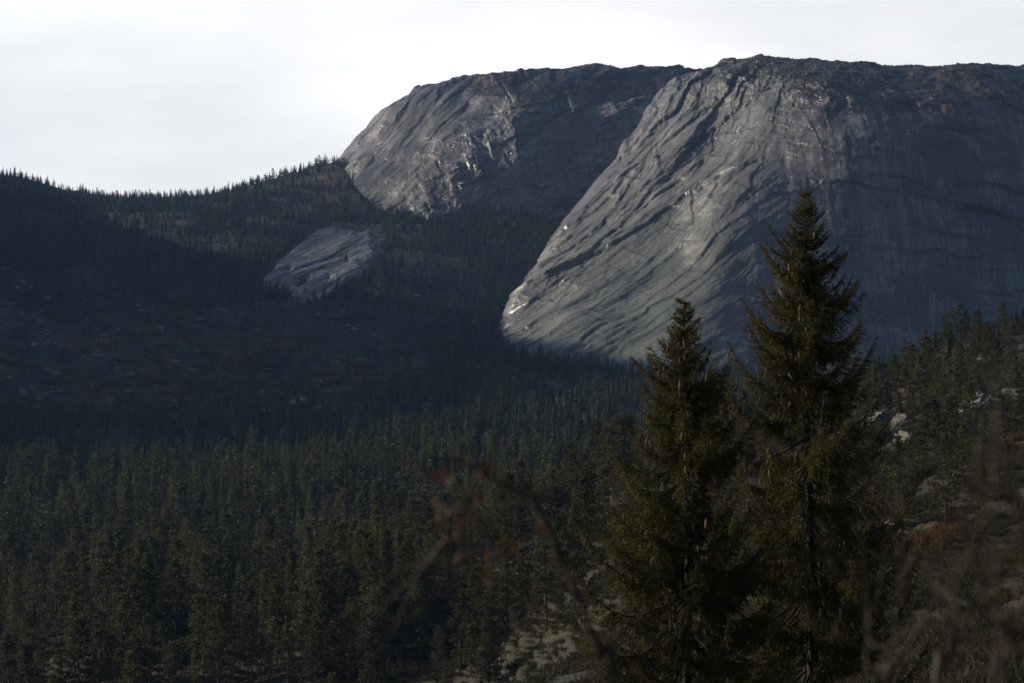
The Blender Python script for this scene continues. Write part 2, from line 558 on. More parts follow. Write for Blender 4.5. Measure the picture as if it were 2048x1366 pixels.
def build_ground():
    th_f = np.linspace(-0.27, 0.27, 330)
    th_l = -0.27 - np.linspace(0.0, 1, 70)[1:] ** 1.5 * (math.pi - 0.27)
    th_r = 0.27 + np.linspace(0.0, 1, 50)[1:] ** 1.5 * (math.pi - 0.27)
    th = np.concatenate([th_l[::-1], th_f, th_r])
    rr = np.concatenate([np.linspace(0.5, 24, 14), np.exp(np.linspace(math.log(26), math.log(2700), 560)),
                         np.exp(np.linspace(math.log(2800), math.log(4200), 10))])
    TH, RR = np.meshgrid(th, rr, indexing='ij')
    X, Y = RR * np.sin(TH), RR * np.cos(TH)
    Z = height(X, Y)
    far = sstep(2900, 4200, RR)
    Z = Z * (1 - far) + 30 * far
    V = np.stack([X, Y, Z], -1).reshape(-1, 3)
    Fc = grid_faces(len(th), len(rr))[:, ::-1]
    x, y = V[:, 0], V[:, 1]
    d = np.hypot(x, y)
    me = mesh_np('ground', V, Fc, [M_ground], True, None, {
        'rock': rockiness(x, y),
        'moor': np.clip(np.maximum(openness(x, y), 0.25 * sstep(0.3, 0.6, fbm(x / 18, y / 18, 0, 51, 3)) * (1 - sstep(320, 420, d)) * sstep(-40, -20, x)), 0, 1),
        'moss': (1 - sstep(235, 275, d)) * sstep(-30, -10, x) * sstep(-0.25, 0.2, fbm(x / 16, y / 16, 0, 61, 3))})
    o = link('ground', me)
    tag(o, 'wooded valley floor and hillsides of heath, moss and rock', None, None, 'structure')
    return o


ground = build_ground()


# ------------------------------------------------------------------ the two rock domes and the small slab
def surface_from(ctrl, nu, nv):
    P = np.array([[P3(*p) for p in row] for row in ctrl], float)
    u = np.linspace(0, P.shape[0] - 1, nu)
    v = np.linspace(0, P.shape[1] - 1, nv)
    S = catmull(P, u)
    S = np.swapaxes(catmull(np.swapaxes(S, 0, 1), v), 0, 1)
    return S, u[:, None] + 0 * v[None], v[None] + 0 * u[:, None]


def normals_of(S):
    du = np.gradient(S, axis=0)
    dv = np.gradient(S, axis=1)
    n = np.cross(du, dv)
    n /= np.linalg.norm(n, axis=-1, keepdims=True) + 1e-9
    return n


def back(row, drop=25, dd=90):
    """carry a column over the crest: gently down behind it"""
    px, py, d = row[-1]
    x, y, z = P3(px, py, d)
    y2 = y + dd
    return list(row) + [(1024 + x / y2 * F, 683 - (z - 4) / y2 * F, y2), (1024 + x / (y2 + 3 * dd) * F, 683 - (z - drop) / (y2 + 3 * dd) * F, y2 + 3 * dd)]


def dome(name, label, ctrl, nu, nv, disp, masks):
    S, U, V = surface_from(ctrl, nu, nv)
    n = normals_of(S)
    if np.mean(n[..., 1]) > 0:
        n = -n
    global SEAM_SHADE
    SEAM_SHADE = np.zeros(nu * nv)
    h, psi, s = disp(S, U, V, n)
    h = h - (float(np.median(h)) * (0.55 if nu > 500 else 0.1) if nu > 300 else 0.0)
    D = S + n * h[..., None]
    n2 = normals_of(D)
    if np.mean(n2[..., 2]) < 0:
        n2 = -n2
    at = masks(D, U, V, n2)
    at['flow'], at['along'], at['seam_shade'] = psi, s, SEAM_SHADE.reshape(nu, nv)
    fc = grid_faces(nu, nv)
    if np.mean(np.cross(np.gradient(D, axis=0), np.gradient(D, axis=1))[..., 2]) < 0:
        fc = fc[:, ::-1]
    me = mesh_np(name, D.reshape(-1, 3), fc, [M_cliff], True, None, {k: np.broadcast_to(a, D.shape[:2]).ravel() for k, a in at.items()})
    o = link(name, me)
    tag(o, label, None, None, 'structure')
    return D


MAIN = [
    [(1030, 720, 1500), (1090, 640, 1540), (1170, 530, 1580), (1270, 400, 1620), (1360, 290, 1660), (1430, 200, 1700), (1480, 165, 1780)],
    [(985, 690, 1345), (1055, 575, 1390), (1135, 462, 1440), (1225, 345, 1490), (1318, 228, 1550), (1400, 153, 1610), (1440, 129, 1690)],
    [(1035, 740, 1265), (1130, 590, 1325), (1220, 458, 1375), (1310, 335, 1425), (1400, 212, 1485), (1460, 143, 1555), (1490, 119, 1640)],
    [(1180, 780, 1200), (1270, 620, 1262), (1350, 470, 1325), (1410, 340, 1375), (1470, 222, 1430), (1505, 152, 1500), (1528, 114, 1585)],
    [(1350, 800, 1145), (1400, 640, 1215), (1450, 480, 1278), (1500, 340, 1322), (1550, 222, 1375), (1580, 158, 1447), (1590, 123, 1562)],
    [(1540, 825, 1140), (1565, 650, 1212), (1590, 495, 1266), (1610, 345, 1300), (1640, 235, 1334), (1660, 172, 1395), (1670, 131, 1525)],
    [(1750, 845, 1160), (1755, 660, 1222), (1760, 500, 1262), (1770, 350, 1290), (1780, 238, 1322), (1790, 178, 1388), (1800, 138, 1530)],
    [(1950, 850, 1195), (1955, 660, 1246), (1958, 500, 1274), (1960, 350, 1300), (1965, 240, 1332), (1970, 182, 1400), (1975, 134, 1550)],
    [(2200, 850, 1260), (2200, 660, 1310), (2200, 500, 1340), (2200, 350, 1370), (2200, 240, 1420), (2200, 180, 1510), (2200, 128, 1640)],
    [(2600, 850, 1380), (2600, 660, 1430), (2600, 500, 1460), (2600, 350, 1490), (2600, 240, 1540), (2600, 170, 1630), (2600, 110, 1760)],
]
LEFT = [
    [(660, 345, 1900), (700, 290, 1910), (760, 240, 1920), (820, 205, 1930), (840, 195, 1950)],
    [(690, 338, 1780), (738, 280, 1790), (786, 222, 1805), (832, 186, 1830), (850, 178, 1880)],
    [(735, 400, 1680), (795, 305, 1715), (858, 222, 1755), (915, 172, 1800), (938, 162, 1860)],
    [(845, 465, 1610), (880, 355, 1648), (930, 262, 1685), (978, 190, 1735), (1005, 152, 1800)],
    [(1000, 460, 1615), (1010, 355, 1638), (1022, 262, 1660), (1050, 195, 1700), (1080, 149, 1800)],
    [(1140, 440, 1622), (1150, 340, 1640), (1160, 262, 1662), (1170, 205, 1705), (1230, 139, 1830)],
    [(1270, 380, 1640), (1275, 300, 1655), (1270, 240, 1675), (1275, 195, 1725), (1380, 144, 1850)],
    [(1420, 340, 1680), (1440, 280, 1695), (1450, 230, 1715), (1460, 190, 1760), (1540, 165, 1890)],
]
SLAB = [[(px, py, cast(px, py, 900)[1]) for px, py in row] for row in [
    [(508, 585), (530, 550), (560, 508), (612, 464), (678, 432)],
    [(520, 590), (548, 552), (588, 505), (638, 460), (696, 424)],
    [(556, 600), (596, 556), (634, 508), (676, 462), (712, 428)],
    [(622, 600), (660, 555), (690, 512), (716, 470), (732, 436)],
    [(690, 588), (716, 545), (736, 505), (750, 474), (760, 446)],
    [(745, 575), (765, 540), (778, 508), (786, 482), (792, 460)],
]]


def flow_coords(S, z0=-20.0, z1=160.0, a0=27.0, a1=56.0):
    """psi is constant along the lines the rock sheets follow; s runs along them"""
    Z = S[..., 2]
    zz = np.linspace(-60, 320, 800)
    ang = np.radians(a0 + (a1 - a0) * np.clip((zz - z0) / (z1 - z0), 0, 1))
    C = np.concatenate([[0], np.cumsum(1 / np.tan(ang[:-1]) * np.diff(zz))])
    psi = (S[..., 0] - np.interp(Z, zz, C)) * 0.75
    return psi, Z / 0.7


def plates(a, b, seed, jit=0.9):
    """broken plates: a random level for each cell and the distance to the crack between cells"""
    a, b = np.broadcast_arrays(np.asarray(a, float), np.asarray(b, float))
    ia, ib = np.floor(a).astype(np.int64), np.floor(b).astype(np.int64)
    f1 = np.full(a.shape, 9.0); f2 = np.full(a.shape, 9.0); lev = np.zeros(a.shape)
    z = np.zeros_like(ia)
    for da in (-1, 0, 1):
        for db in (-1, 0, 1):
            ha = _hash(ia + da, ib + db, z, seed)
            pa = ia + da + 0.5 + jit * ((ha & np.uint32(0xffff)) / 65535.0 - 0.5)
            pb = ib + db + 0.5 + jit * ((ha >> np.uint32(16)) / 65535.0 - 0.5)
            dd = np.hypot(a - pa, b - pb)
            lv = (_hash(ia + da, ib + db, z + 1, seed + 5) & np.uint32(0xffff)) / 65535.0
            closer = dd < f1
            f2 = np.where(closer, f1, np.minimum(f2, dd))
            lev = np.where(closer, lv, lev)
            f1 = np.where(closer, dd, f1)
    return lev - 0.5, f2 - f1


def add_plates(h, a, b, amp, seed, mask, crack=0.05):
    """lay broken plates on the rock where mask says; their cracks get a dark colour for shade, dirt and moss"""
    wa = a + 0.30 * pn(a * 1.7, b * 1.7, 0.3, seed) + 0.12 * pn(a * 5, b * 5, 0.6, seed)
    wb = b + 0.30 * pn(a * 1.7, b * 1.7, 7.3, seed) + 0.12 * pn(a * 5, b * 5, 4.6, seed)
    lev, e = plates(wa, wb, seed)
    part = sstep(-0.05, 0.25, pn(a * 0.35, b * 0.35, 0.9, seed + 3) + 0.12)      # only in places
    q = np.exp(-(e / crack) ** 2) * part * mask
    np.maximum(SEAM_SHADE, (0.75 * q).ravel(), out=SEAM_SHADE)
    return h + amp * lev * part * mask


def add_ledges(h, a, b, count, ar, br, length, amp, width, wob, seed, down=0.7, mask=None, seam_shade=None):
    """single broken ledges: each lifts the rock on one side of a ragged line and dies away from it"""
    r = np.random.default_rng(seed)
    sh = h.shape
    hf, af, bf = h.ravel().copy(), np.broadcast_to(a, sh).ravel(), np.broadcast_to(b, sh).ravel()
    order = np.argsort(af)
    srt = af[order]
    mf = None if mask is None else np.broadcast_to(mask, sh).ravel()
    for k in range(count):
        a0, b0 = r.uniform(*ar), r.uniform(*br)
        L = r.uniform(*length)
        A = amp * r.uniform(0.35, 1.3)
        w = width * r.uniform(0.5, 1.5)
        up = r.random() > down
        tilt = r.normal() * 0.12
        ph = r.random() * 1000
        reach = 3.5 * w + 4 * wob + abs(tilt) * L
        i0, i1 = np.searchsorted(srt, a0 - reach), np.searchsorted(srt, a0 + reach)
        ix = order[i0:i1]
        bb = bf[ix] - b0
        keep = np.abs(bb) < L / 2
        ix, bb = ix[keep], bb[keep]
        if len(ix) == 0:
            continue
        kn = np.arange(-L / 2 - 12, L / 2 + 12, 5.0)           # angular: straight runs between knees
        kn = kn + r.uniform(-1.8, 1.8, len(kn))
        wv = np.interp(bb, kn, np.cumsum(r.normal(size=len(kn))) * wob * 0.26 + r.normal(size=len(kn)) * wob * 0.16) + 0.22 * pn(bb / 1.7 + ph, 0.5, 0.5, 3) + tilt * bb
        dl = af[ix] - a0 - wv
        if not up:
            dl = -dl
        add = A * (1 - (2 * bb / L) ** 2) * sstep(-0.25, 0.25, dl) * np.exp(-np.maximum(dl, 0) / w)
        hf[ix] += add if mf is None else add * mf[ix]
        if seam_shade is not None:
            q = (1 - (2 * bb / L) ** 2) * np.exp(-((dl + 0.45) / (0.35 + 0.30 * A)) ** 2) * min(1.0, A * 0.9)  # dark band below the ledge, painted in for its weak shade
            seam_shade[ix] = np.maximum(seam_shade[ix], q if mf is None else q * mf[ix])
    return hf.reshape(sh)


SEAM_SHADE = None


def disp_main(S, U, V, n):
    X, Y, Z = S[..., 0], S[..., 1], S[..., 2]
    psi, s = flow_coords(S)
    flank = 1 - sstep(3.6, 5.3, U + 0.6 * fbm(X / 60, Z / 60, 0, 21, 3))
    face = 1 - flank
    top = sstep(3.6, 4.6, V)
    warp = fbm(X / 60, Z / 60, Y / 90, 5, 2) * 5
    h = fbm(X / 75, Z / 75, Y / 75, 2, 3) * 4.0
    h = h + fbm(X / 26, Z / 26, Y / 30, 4, 3) * 0.7
    n1 = fbm((psi + warp) / 15, s / 330, 0.3, 11, 4, 0.42) + 0.05 * fbm(X / 9, Z / 9, Y / 9, 13, 3)
    n2 = fbm((psi + 1.5 * warp + 0.05 * s) / 6.5, s / 150, 1.3, 12, 4, 0.45) + 0.04 * fbm(X / 5, Z / 5, Y / 5, 15, 2)
    apron = sstep(2.2, 3.6, U) * (1 - sstep(1.6, 2.6, V))
    sh = (terrace(n1 + 0.7, 4.5, 0.10) * 0.7 + terrace(n2 + 0.7, 4.5, 0.12) * 0.3) * (1 - 0.62 * apron)
    h = h + sh * flank
    fm = flank * (1 - 0.45 * apron) * (1 - 0.85 * sstep(4.3, 5.4, V))
    pr = (float(psi[flank > 0.5].min()), float(psi[flank > 0.5].max()))
    h = add_ledges(h, psi, s, 260, pr, (-60, 310), (25, 130), 0.95, 24.0, 2.2, 101, 0.75, fm, seam_shade=SEAM_SHADE)
    h = add_ledges(h, psi, s, 40, pr, (-60, 310), (60, 190), 2.3, 30.0, 3.0, 107, 0.85, fm, seam_shade=SEAM_SHADE)
    h = add_ledges(h, psi, s, 900, pr, (-60, 310), (8, 45), 0.55, 7.0, 1.2, 102, 0.7, fm, seam_shade=SEAM_SHADE)
    h = add_ledges(h, psi + 0.35 * s, s, 170, (pr[0] - 20, pr[1] + 110), (-60, 310), (15, 70), 0.7, 14.0, 1.8, 103, 0.8, fm, seam_shade=SEAM_SHADE)
    # right face: overlapping horizontal flakes and shallow vertical ribs
    n3 = fbm(X / 75 + 0.2 * warp / 9, (Z + 0.12 * X) / 17, 0.7, 14, 4, 0.5)
    h = h + terrace(n3 + 0.6, 4, 0.16) * 1.4 * face * (1 - 0.3 * top)
    h = h + fbm(X / 5.0, Z / 70, 0.2, 16, 4) * 0.3 * face * (1 - top)
    h = add_plates(h, psi / 10.0, s / 42.0 + 0.02 * psi, 1.5, 201, fm)
    h = add_plates(h, psi / 4.2, s / 15.0, 0.75, 202, fm)
    h = add_plates(h, psi / 2.0, s / 5.0, 0.32, 206, fm)
    h = add_plates(h, X / 24.0 + 0.2 * Z / 24, Z / 10.0, 0.7, 203, face * (1 - 0.3 * top))
    h = add_plates(h, X / 8.0, Z / 5.5, 0.35, 204, face)
    h = add_plates(h, X / 7.0, (Z + 0.4 * Y) / 6.0, 1.6, 205, sstep(3.4, 4.2, V))
    h = add_ledges(h, s + 0.4 * psi, psi, 360, (-60, 310), pr, (5, 24), 0.6, 7.0, 2.0, 108, 0.8, fm, seam_shade=SEAM_SHADE)
    hx = Z + 0.10 * X + 5 * pn(X / 40, 0.3, 0.7, 9)
    h = add_ledges(h, -hx, X, 130, (-260, 60), (80, 480), (14, 95), 1.3, 20.0, 3.0, 104, 0.9, face, seam_shade=SEAM_SHADE)
    h = add_ledges(h, -hx, X, 420, (-260, 60), (80, 480), (5, 32), 0.6, 8.0, 1.4, 105, 0.9, face, seam_shade=SEAM_SHADE)
    h = add_ledges(h, X + 0.1 * Z, Z, 160, (80, 480), (-40, 190), (8, 45), 0.5, 10.0, 1.6, 106, 0.5, face, seam_shade=SEAM_SHADE)
    # the crown: blocky steps
    n4 = fbm(X / 22, Z / 9, Y / 26, 18, 4, 0.55)
    h = h + terrace(n4 + 0.6, 4, 0.22) * 2.2 * top
    h = h + fbm(X / 3.2, Z / 3.2, Y / 3.2, 19, 3) * 0.12
    # on the face the stains run straight down
    psi2 = psi * flank + X * face
    return h, psi2, s


def masks_main(D, U, V, n):
    X, Y, Z = D[..., 0], D[..., 1], D[..., 2]
    flank = 1 - sstep(3.6, 5.3, U)
    top = sstep(3.5, 4.8, V)
    veg = sstep(0.55, 0.9, n[..., 2]) * top * 0.85 + 0.35 * sstep(0.72, 0.95, n[..., 2]) + 0.22 * fbm(X / 40, Z / 14, Y / 40, 41, 3) * top
    veg = veg * (1 - 0.5 * flank * (1 - sstep(4.4, 5.2, V)))
    lich = (1 - sstep(1.2, 2.8, V)) * sstep(1.2, 3.2, U) * (1 - sstep(4.4, 5.2, U)) + 0.5 * sstep(2.5, 4.5, V) * flank
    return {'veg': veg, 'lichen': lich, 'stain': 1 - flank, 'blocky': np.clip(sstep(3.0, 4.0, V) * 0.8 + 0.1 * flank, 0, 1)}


def disp_left(S, U, V, n):
    X, Y, Z = S[..., 0], S[..., 1], S[..., 2]
    psi, s = flow_coords(S, 90, 190, 45, 52)
    flank = 1 - sstep(2.2, 3.4, U + 0.5 * fbm(X / 50, Z / 50, 0, 22, 3))
    top = sstep(2.6, 3.6, V)
    warp = fbm(X / 35, Z / 35, Y / 60, 6, 3) * 7
    h = fbm(X / 60, Z / 60, Y / 70, 7, 3) * 4.5 + fbm(X / 22, Z / 22, Y / 26, 9, 3) * 0.8
    n1 = fbm((psi + 0.6 * warp) / 12, s / 200, 0.1, 24, 4, 0.45)
    h = h + terrace(n1 + 0.7, 4.5, 0.14) * 0.9 * flank
    n2 = fbm(X / 26 + 0.02 * warp, (Z - 0.25 * X) / 15, Y / 40, 26, 4, 0.55)
    h = h + terrace(n2 + 0.6, 4, 0.14) * 1.6 * (1 - flank)
    pr = (float(psi.min()), float(psi.max()))
    h = add_ledges(h, psi, s, 220, pr, (100, 330), (15, 90), 1.0, 18.0, 2.0, 111, 0.7, flank, seam_shade=SEAM_SHADE)
    h = add_ledges(h, psi, s, 500, pr, (100, 330), (6, 36), 0.5, 7.0, 1.2, 112, 0.65, flank, seam_shade=SEAM_SHADE)
    h = add_plates(h, psi / 9.0, s / 30.0, 1.3, 211, flank)
    h = add_plates(h, psi / 3.6, s / 11.0, 0.6, 212, flank)
    h = add_plates(h, (X + 0.35 * Z) / 10.0, Z / 9.0, 1.7, 213, 1 - flank)
    h = add_plates(h, (X + 0.3 * Z) / 4.0, Z / 4.0, 0.7, 214, 1 - flank)
    hx = Z - 0.22 * X
    h = add_ledges(h, -hx, X, 200, (-230, -50), (-130, 160), (8, 55), 1.3, 10.0, 3.0, 113, 0.85, 1 - flank, seam_shade=SEAM_SHADE)
    h = add_ledges(h, X + 0.3 * Z, Z, 260, (-100, 230), (70, 215), (5, 36), 1.2, 8.0, 2.6, 114, 0.5, 1 - flank, seam_shade=SEAM_SHADE)
    h = h + fbm(X / 3.5, Z / 3.5, Y / 3.5, 28, 3) * 0.18
    return h, psi, s


def masks_left(D, U, V, n):
    X, Y, Z = D[..., 0], D[..., 1], D[..., 2]
    flank = 1 - sstep(2.2, 3.4, U)
    top = sstep(2.5, 3.4, V)
    veg = 0.75 * sstep(0.4, 0.8, n[..., 2]) * top + 0.3 * sstep(0.7, 0.95, n[..., 2]) + 0.5 * (1 - sstep(0.0, 0.35, V)) * (1 - flank) + 0.3 * fbm(X / 30, Z / 14, Y / 40, 43, 3)
    return {'veg': veg, 'lichen': 0.3 + 0 * X, 'stain': 0.65 + 0 * flank, 'blocky': np.clip(0.25 + 0.75 * (1 - flank), 0, 1)}


def disp_slab(S, U, V, n):
    X, Y, Z = S[..., 0], S[..., 1], S[..., 2]
    psi, s = flow_coords(S, 30, 90, 30, 42)
    warp = fbm(X / 25, Z / 25, Y / 60, 6, 3) * 5
    h = fbm(X / 40, Z / 40, Y / 70, 7, 3) * 1.8
    n1 = fbm((psi + 0.6 * warp) / 8, s / 130, 0.1, 34, 4, 0.45)
    h = h + terrace(n1 + 0.7, 4.5, 0.14) * 0.4 + 0.6
    h = add_plates(h, psi / 7.0, s / 24.0, 1.2, 221, 1.0 + 0 * X)
    h = add_plates(h, psi / 3.0, s / 9.0, 0.5, 222, 1.0 + 0 * X)
    h = add_ledges(h, psi, s, 34, (float(psi.min()), float(psi.max())), (20, 150), (12, 80), 0.9, 16.0, 1.6, 121, 0.6, seam_shade=SEAM_SHADE)
    h = add_ledges(h, psi, s, 110, (float(psi.min()), float(psi.max())), (20, 150), (5, 30), 0.5, 7.0, 1.0, 122, 0.6, seam_shade=SEAM_SHADE)
    h = h + fbm(X / 3.5, Z / 3.5, Y / 3.5, 38, 3) * 0.18
    edge = np.minimum(np.minimum(U, 5 - U), np.minimum(V, 4 - V))
    h = h - 6 * (1 - sstep(0.0, 1.1, edge + 0.5 * fbm(X / 12, Z / 9, 0, 39, 4)))
    return h, psi, s


def masks_slab(D, U, V, n):
    X, Z = D[..., 0], D[..., 2]
    return {'veg': 0.3 * sstep(0.8, 0.97, n[..., 2]) + 0.25 * fbm(X / 16, Z / 10, 0, 45, 3), 'lichen': 0.2 + 0 * X, 'stain': 0.5 + 0 * X, 'blocky': 0.15 + 0 * X}


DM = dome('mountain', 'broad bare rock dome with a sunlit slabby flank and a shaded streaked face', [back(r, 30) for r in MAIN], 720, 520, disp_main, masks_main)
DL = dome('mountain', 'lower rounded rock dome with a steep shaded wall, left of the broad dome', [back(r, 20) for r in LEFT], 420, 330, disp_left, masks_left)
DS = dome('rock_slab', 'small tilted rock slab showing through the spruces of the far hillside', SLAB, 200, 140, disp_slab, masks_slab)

# raster of rock heights, so that no tree grows inside a dome
CELL = 4.0
RX0, RY0, RNX, RNY = -400, 1000, 350, 300
ROCK = np.full((RNX, RNY), -999.0)
for D in (DM, DL, DS):
    v = D.reshape(-1, 3)
    i = ((v[:, 0] - RX0) / CELL).astype(int)
    j = ((v[:, 1] - RY0) / CELL).astype(int)
    ok = (i >= 0) & (i < RNX) & (j >= 0) & (j < RNY)
    np.maximum.at(ROCK, (i[ok], j[ok]), v[ok, 2])


def rock_at(x, y):
    i = np.clip(((x - RX0) / CELL).astype(int), 0, RNX - 1)
    j = np.clip(((y - RY0) / CELL).astype(int), 0, RNY - 1)
    return np.where((x > RX0) & (y > RY0) & (x < RX0 + CELL * RNX) & (y < RY0 + CELL * RNY), ROCK[i, j], -999)


# ------------------------------------------------------------------ trees: builders
def tube(pts, rad, sides=6, v0=0):
    pts = np.asarray(pts, float)
    n = len(pts)
    d = np.gradient(pts, axis=0)
    d /= np.linalg.norm(d, axis=1, keepdims=True) + 1e-9
    ref = np.where(np.abs(d[:, 2:3]) > 0.9, np.array([[1.0, 0, 0]]), np.array([[0, 0, 1.0]]))
    a = np.cross(d, ref)
    a /= np.linalg.norm(a, axis=1, keepdims=True) + 1e-9
    b = np.cross(d, a)
    ph = np.arange(sides) / sides * 2 * math.pi
    V = pts[:, None] + np.asarray(rad)[:, None, None] * (a[:, None] * np.cos(ph)[None, :, None] + b[:, None] * np.sin(ph)[None, :, None])
    i, j = np.meshgrid(np.arange(n - 1), np.arange(sides), indexing='ij')
    q = np.stack([i * sides + j, i * sides + (j + 1) % sides, (i + 1) * sides + (j + 1) % sides, (i + 1) * sides + j], -1).reshape(-1, 4)
    return V.reshape(-1, 3), q + v0


class Quads:
    """gathers tubes into one mesh"""
    def __init__(self):
        self.v, self.f, self.n = [], [], 0

    def add(self, pts, rad, sides=6):
        v, f = tube(pts, rad, sides, self.n)
        self.v.append(v); self.f.append(f); self.n += len(v)

    def mesh(self, name, mat):
        return mesh_np(name, np.concatenate(self.v), np.concatenate(self.f), [mat])


def unit(a):
    return a / (np.linalg.norm(a, axis=-1, keepdims=True) + 1e-9)


def needle_tris(P, D, L, W, r, spread=0.8, n=6, lift=0.0):
    """n flat needles fanned round each shoot (P start, D direction, L length, W needle width)"""
    k = len(P)
    P = np.repeat(P, n, 0); D = unit(np.repeat(D, n, 0)); L = np.repeat(L, n); W = np.repeat(W, n)
    rv = r.normal(size=(k * n, 3)); rv[:, 2] += lift
    side = unit(np.cross(D, unit(rv)))
    base = P + D * (r.random(k * n) * 0.8 * L)[:, None]
    nd = unit(D + side * (spread * (0.7 + 0.6 * r.random(k * n)))[:, None])
    nl = (L * (0.55 + 0.4 * r.random(k * n)))[:, None]
    wv = unit(np.cross(nd, r.normal(size=(k * n, 3)))) * (W * 0.5)[:, None]
    V = np.stack([base - wv, base + wv, base + nd * nl], 1).reshape(-1, 3)
    return V, np.arange(len(V)).reshape(-1, 3)


def far_spruce(name, seed, h=12.0, width=1.7, detail=1):
    """a spruce as it reads at a kilometre: whorls of drooping ragged boughs round a stem"""
    r = np.random.default_rng(seed)
    V, Fc, n = [], [], 0
    nw = 20 * detail
    for i in range(nw):
        t = (i + r.random() * 0.7) / nw
        z = h * (0.07 + 0.93 * t)
        ln = width * ((1 - t) ** 0.75 * (0.72 + 0.5 * r.random()) + 0.05)
        m = 7 + int(r.random() * 3)
        a0 = r.random() * 6.3
        for k in range(m):
            if r.random() < 0.12: continue
            a = a0 + k / m * 6.283 + r.normal() * 0.25
            l = ln * (0.6 + 0.55 * r.random())
            dx, dy = math.cos(a), math.sin(a)
            w = 0.19 * l + 0.07
            dr = l * (0.30 + 0.3 * r.random())
            p0 = np.array([0, 0, z + 0.10 * h / nw])
            p1 = np.array([dx * l * .55, dy * l * .55, z - dr * 0.55])
            p2 = np.array([dx * l, dy * l, z - dr * 0.8])
            sx = np.array([-dy, dx, 0]) * w
            dn = np.array([0, 0, -w * 0.9])
            V += [p0, p1 + sx + dn, p2, p1 - sx + dn, p1 + dn * 1.7]
            Fc += [(n, n + 1, n + 2), (n, n + 2, n + 3), (n, n + 4, n + 2)]
            n += 5
    V = np.array(V)
    tv, tf = tube([(0, 0, -0.8), (0, 0, h * 0.6), (0, 0, h)], [0.14, 0.08, 0.01], 4, len(V))
    tf = np.concatenate([tf[:, [0, 1, 2]], tf[:, [0, 2, 3]]])
    F_ = np.concatenate([np.array(Fc), tf])
    mi = np.concatenate([np.zeros(len(Fc), int), np.ones(len(tf), int)])
    return mesh_np(name, np.concatenate([V, tv]), F_, [M_far, M_pbark], False, mi)


def pine(name, seed, h=13.0, limbs=30, clumps=9, needles=11, low=0.36, width=2.5, cs=0.26, conical=0.8):
    """scots pine: returns (wood mesh, needle mesh); limbs carry flat pads of needle tufts"""
    r = np.random.default_rng(seed)
    q = Quads()
    bend = r.normal(size=2) * 0.25
    zz = np.linspace(-0.6, h, 12)
    tr = np.stack([bend[0] * np.sin(zz / h * 3.0), bend[1] * np.sin(zz / h * 2.2 + 1) - bend[1] * math.sin(1), zz], 1)
    q.add(tr, 0.014 * h * np.linspace(1.0, 0.12, 12) ** 0.8 + 0.01, 7)
    CP, CD = [], []
    for i in range(limbs):
        t = low + (1 - low) * ((i + r.random()) / limbs)
        a = i * 2.4 + r.normal() * 0.5
        z = t * h
        f = (1 - t) / (1 - low)
        ln = width * (conical * f ** 0.75 + (1 - conical) * math.sqrt(max(0, 1 - (2 * f - 0.9) ** 2) + 0.05)) * (0.6 + 0.55 * r.random()) + 0.18
        el = (0.75 - 1.0 * f) + r.normal() * 0.12
        o = np.array([np.interp(z, zz, tr[:, 0]), np.interp(z, zz, tr[:, 1]), z])
        s = np.linspace(0, 1, 5)
        d = np.array([math.cos(a), math.sin(a), 0])
        pts = o + d * (s * ln * math.cos(el))[:, None] + np.array([0, 0, 1.0]) * (s * ln * math.sin(el) + 0.22 * ln * s ** 2)[:, None]
        q.add(pts, 0.030 * (0.4 + 0.4 * ln) * np.linspace(1, 0.25, 5), 4)
        m = max(3, int(clumps * (0.35 + 0.75 * ln / width)))
        for k in range(m):
            sk = 0.30 + 0.70 * r.random() ** 0.8
            p = o + d * sk * ln * math.cos(el) + np.array([0, 0, sk * ln * math.sin(el) + 0.22 * ln * sk ** 2])
            off = r.normal(size=3) * np.array([0.22, 0.22, 0.07]) * (0.5 + 0.5 * ln)
            CP.append(p + off)
            CD.append(unit(d * 0.5 + np.array([0, 0, 0.75]) + r.normal(size=3) * 0.45))
    for i in range(4):                                  # dead stubs below the crown
        z = h * low * (0.5 + 0.5 * r.random()); a = r.random() * 6.3
        o = np.array([np.interp(z, zz, tr[:, 0]), np.interp(z, zz, tr[:, 1]), z])
        l = 0.4 + 0.7 * r.random()
        q.add([o, o + np.array([math.cos(a), math.sin(a), -0.1]) * l], [0.03, 0.008], 4)
    CP, CD = np.array(CP), np.array(CD)
    k = len(CP)
    sz = cs * (0.7 + 0.6 * r.random(k))
    V, Fc = needle_tris(CP, CD, sz, sz * 0.52, r, 1.0, needles)
    return q.mesh(name + '_trunk', M_pbark), mesh_np(name + '_crown', V, Fc, [M_pine], False)


def bare_bush(name, seed, h, mat, stems=9, twigs=7):
    r = np.random.default_rng(seed)
    q = Quads()
    for i in range(stems):
        a = r.random() * 6.3
        l = h * (0.6 + 0.4 * r.random())
        d = np.array([math.cos(a) * 0.35, math.sin(a) * 0.35, 1.0])
        s = np.linspace(0, 1, 4)
        pts = d * (s * l)[:, None] + np.cumsum(r.normal(size=(4, 3)) * 0.03 * l, 0)
        q.add(pts, 0.010 * h * np.linspace(1, 0.3, 4), 3)
        for k in range(twigs):
            p = pts[1] + (pts[3] - pts[1]) * r.random()
            e = unit(d * 0.8 + r.normal(size=3) * 0.6) * l * 0.32
            q.add([p, p + e], [0.005 * h, 0.002 * h], 3)
    return q.mesh(name, mat)


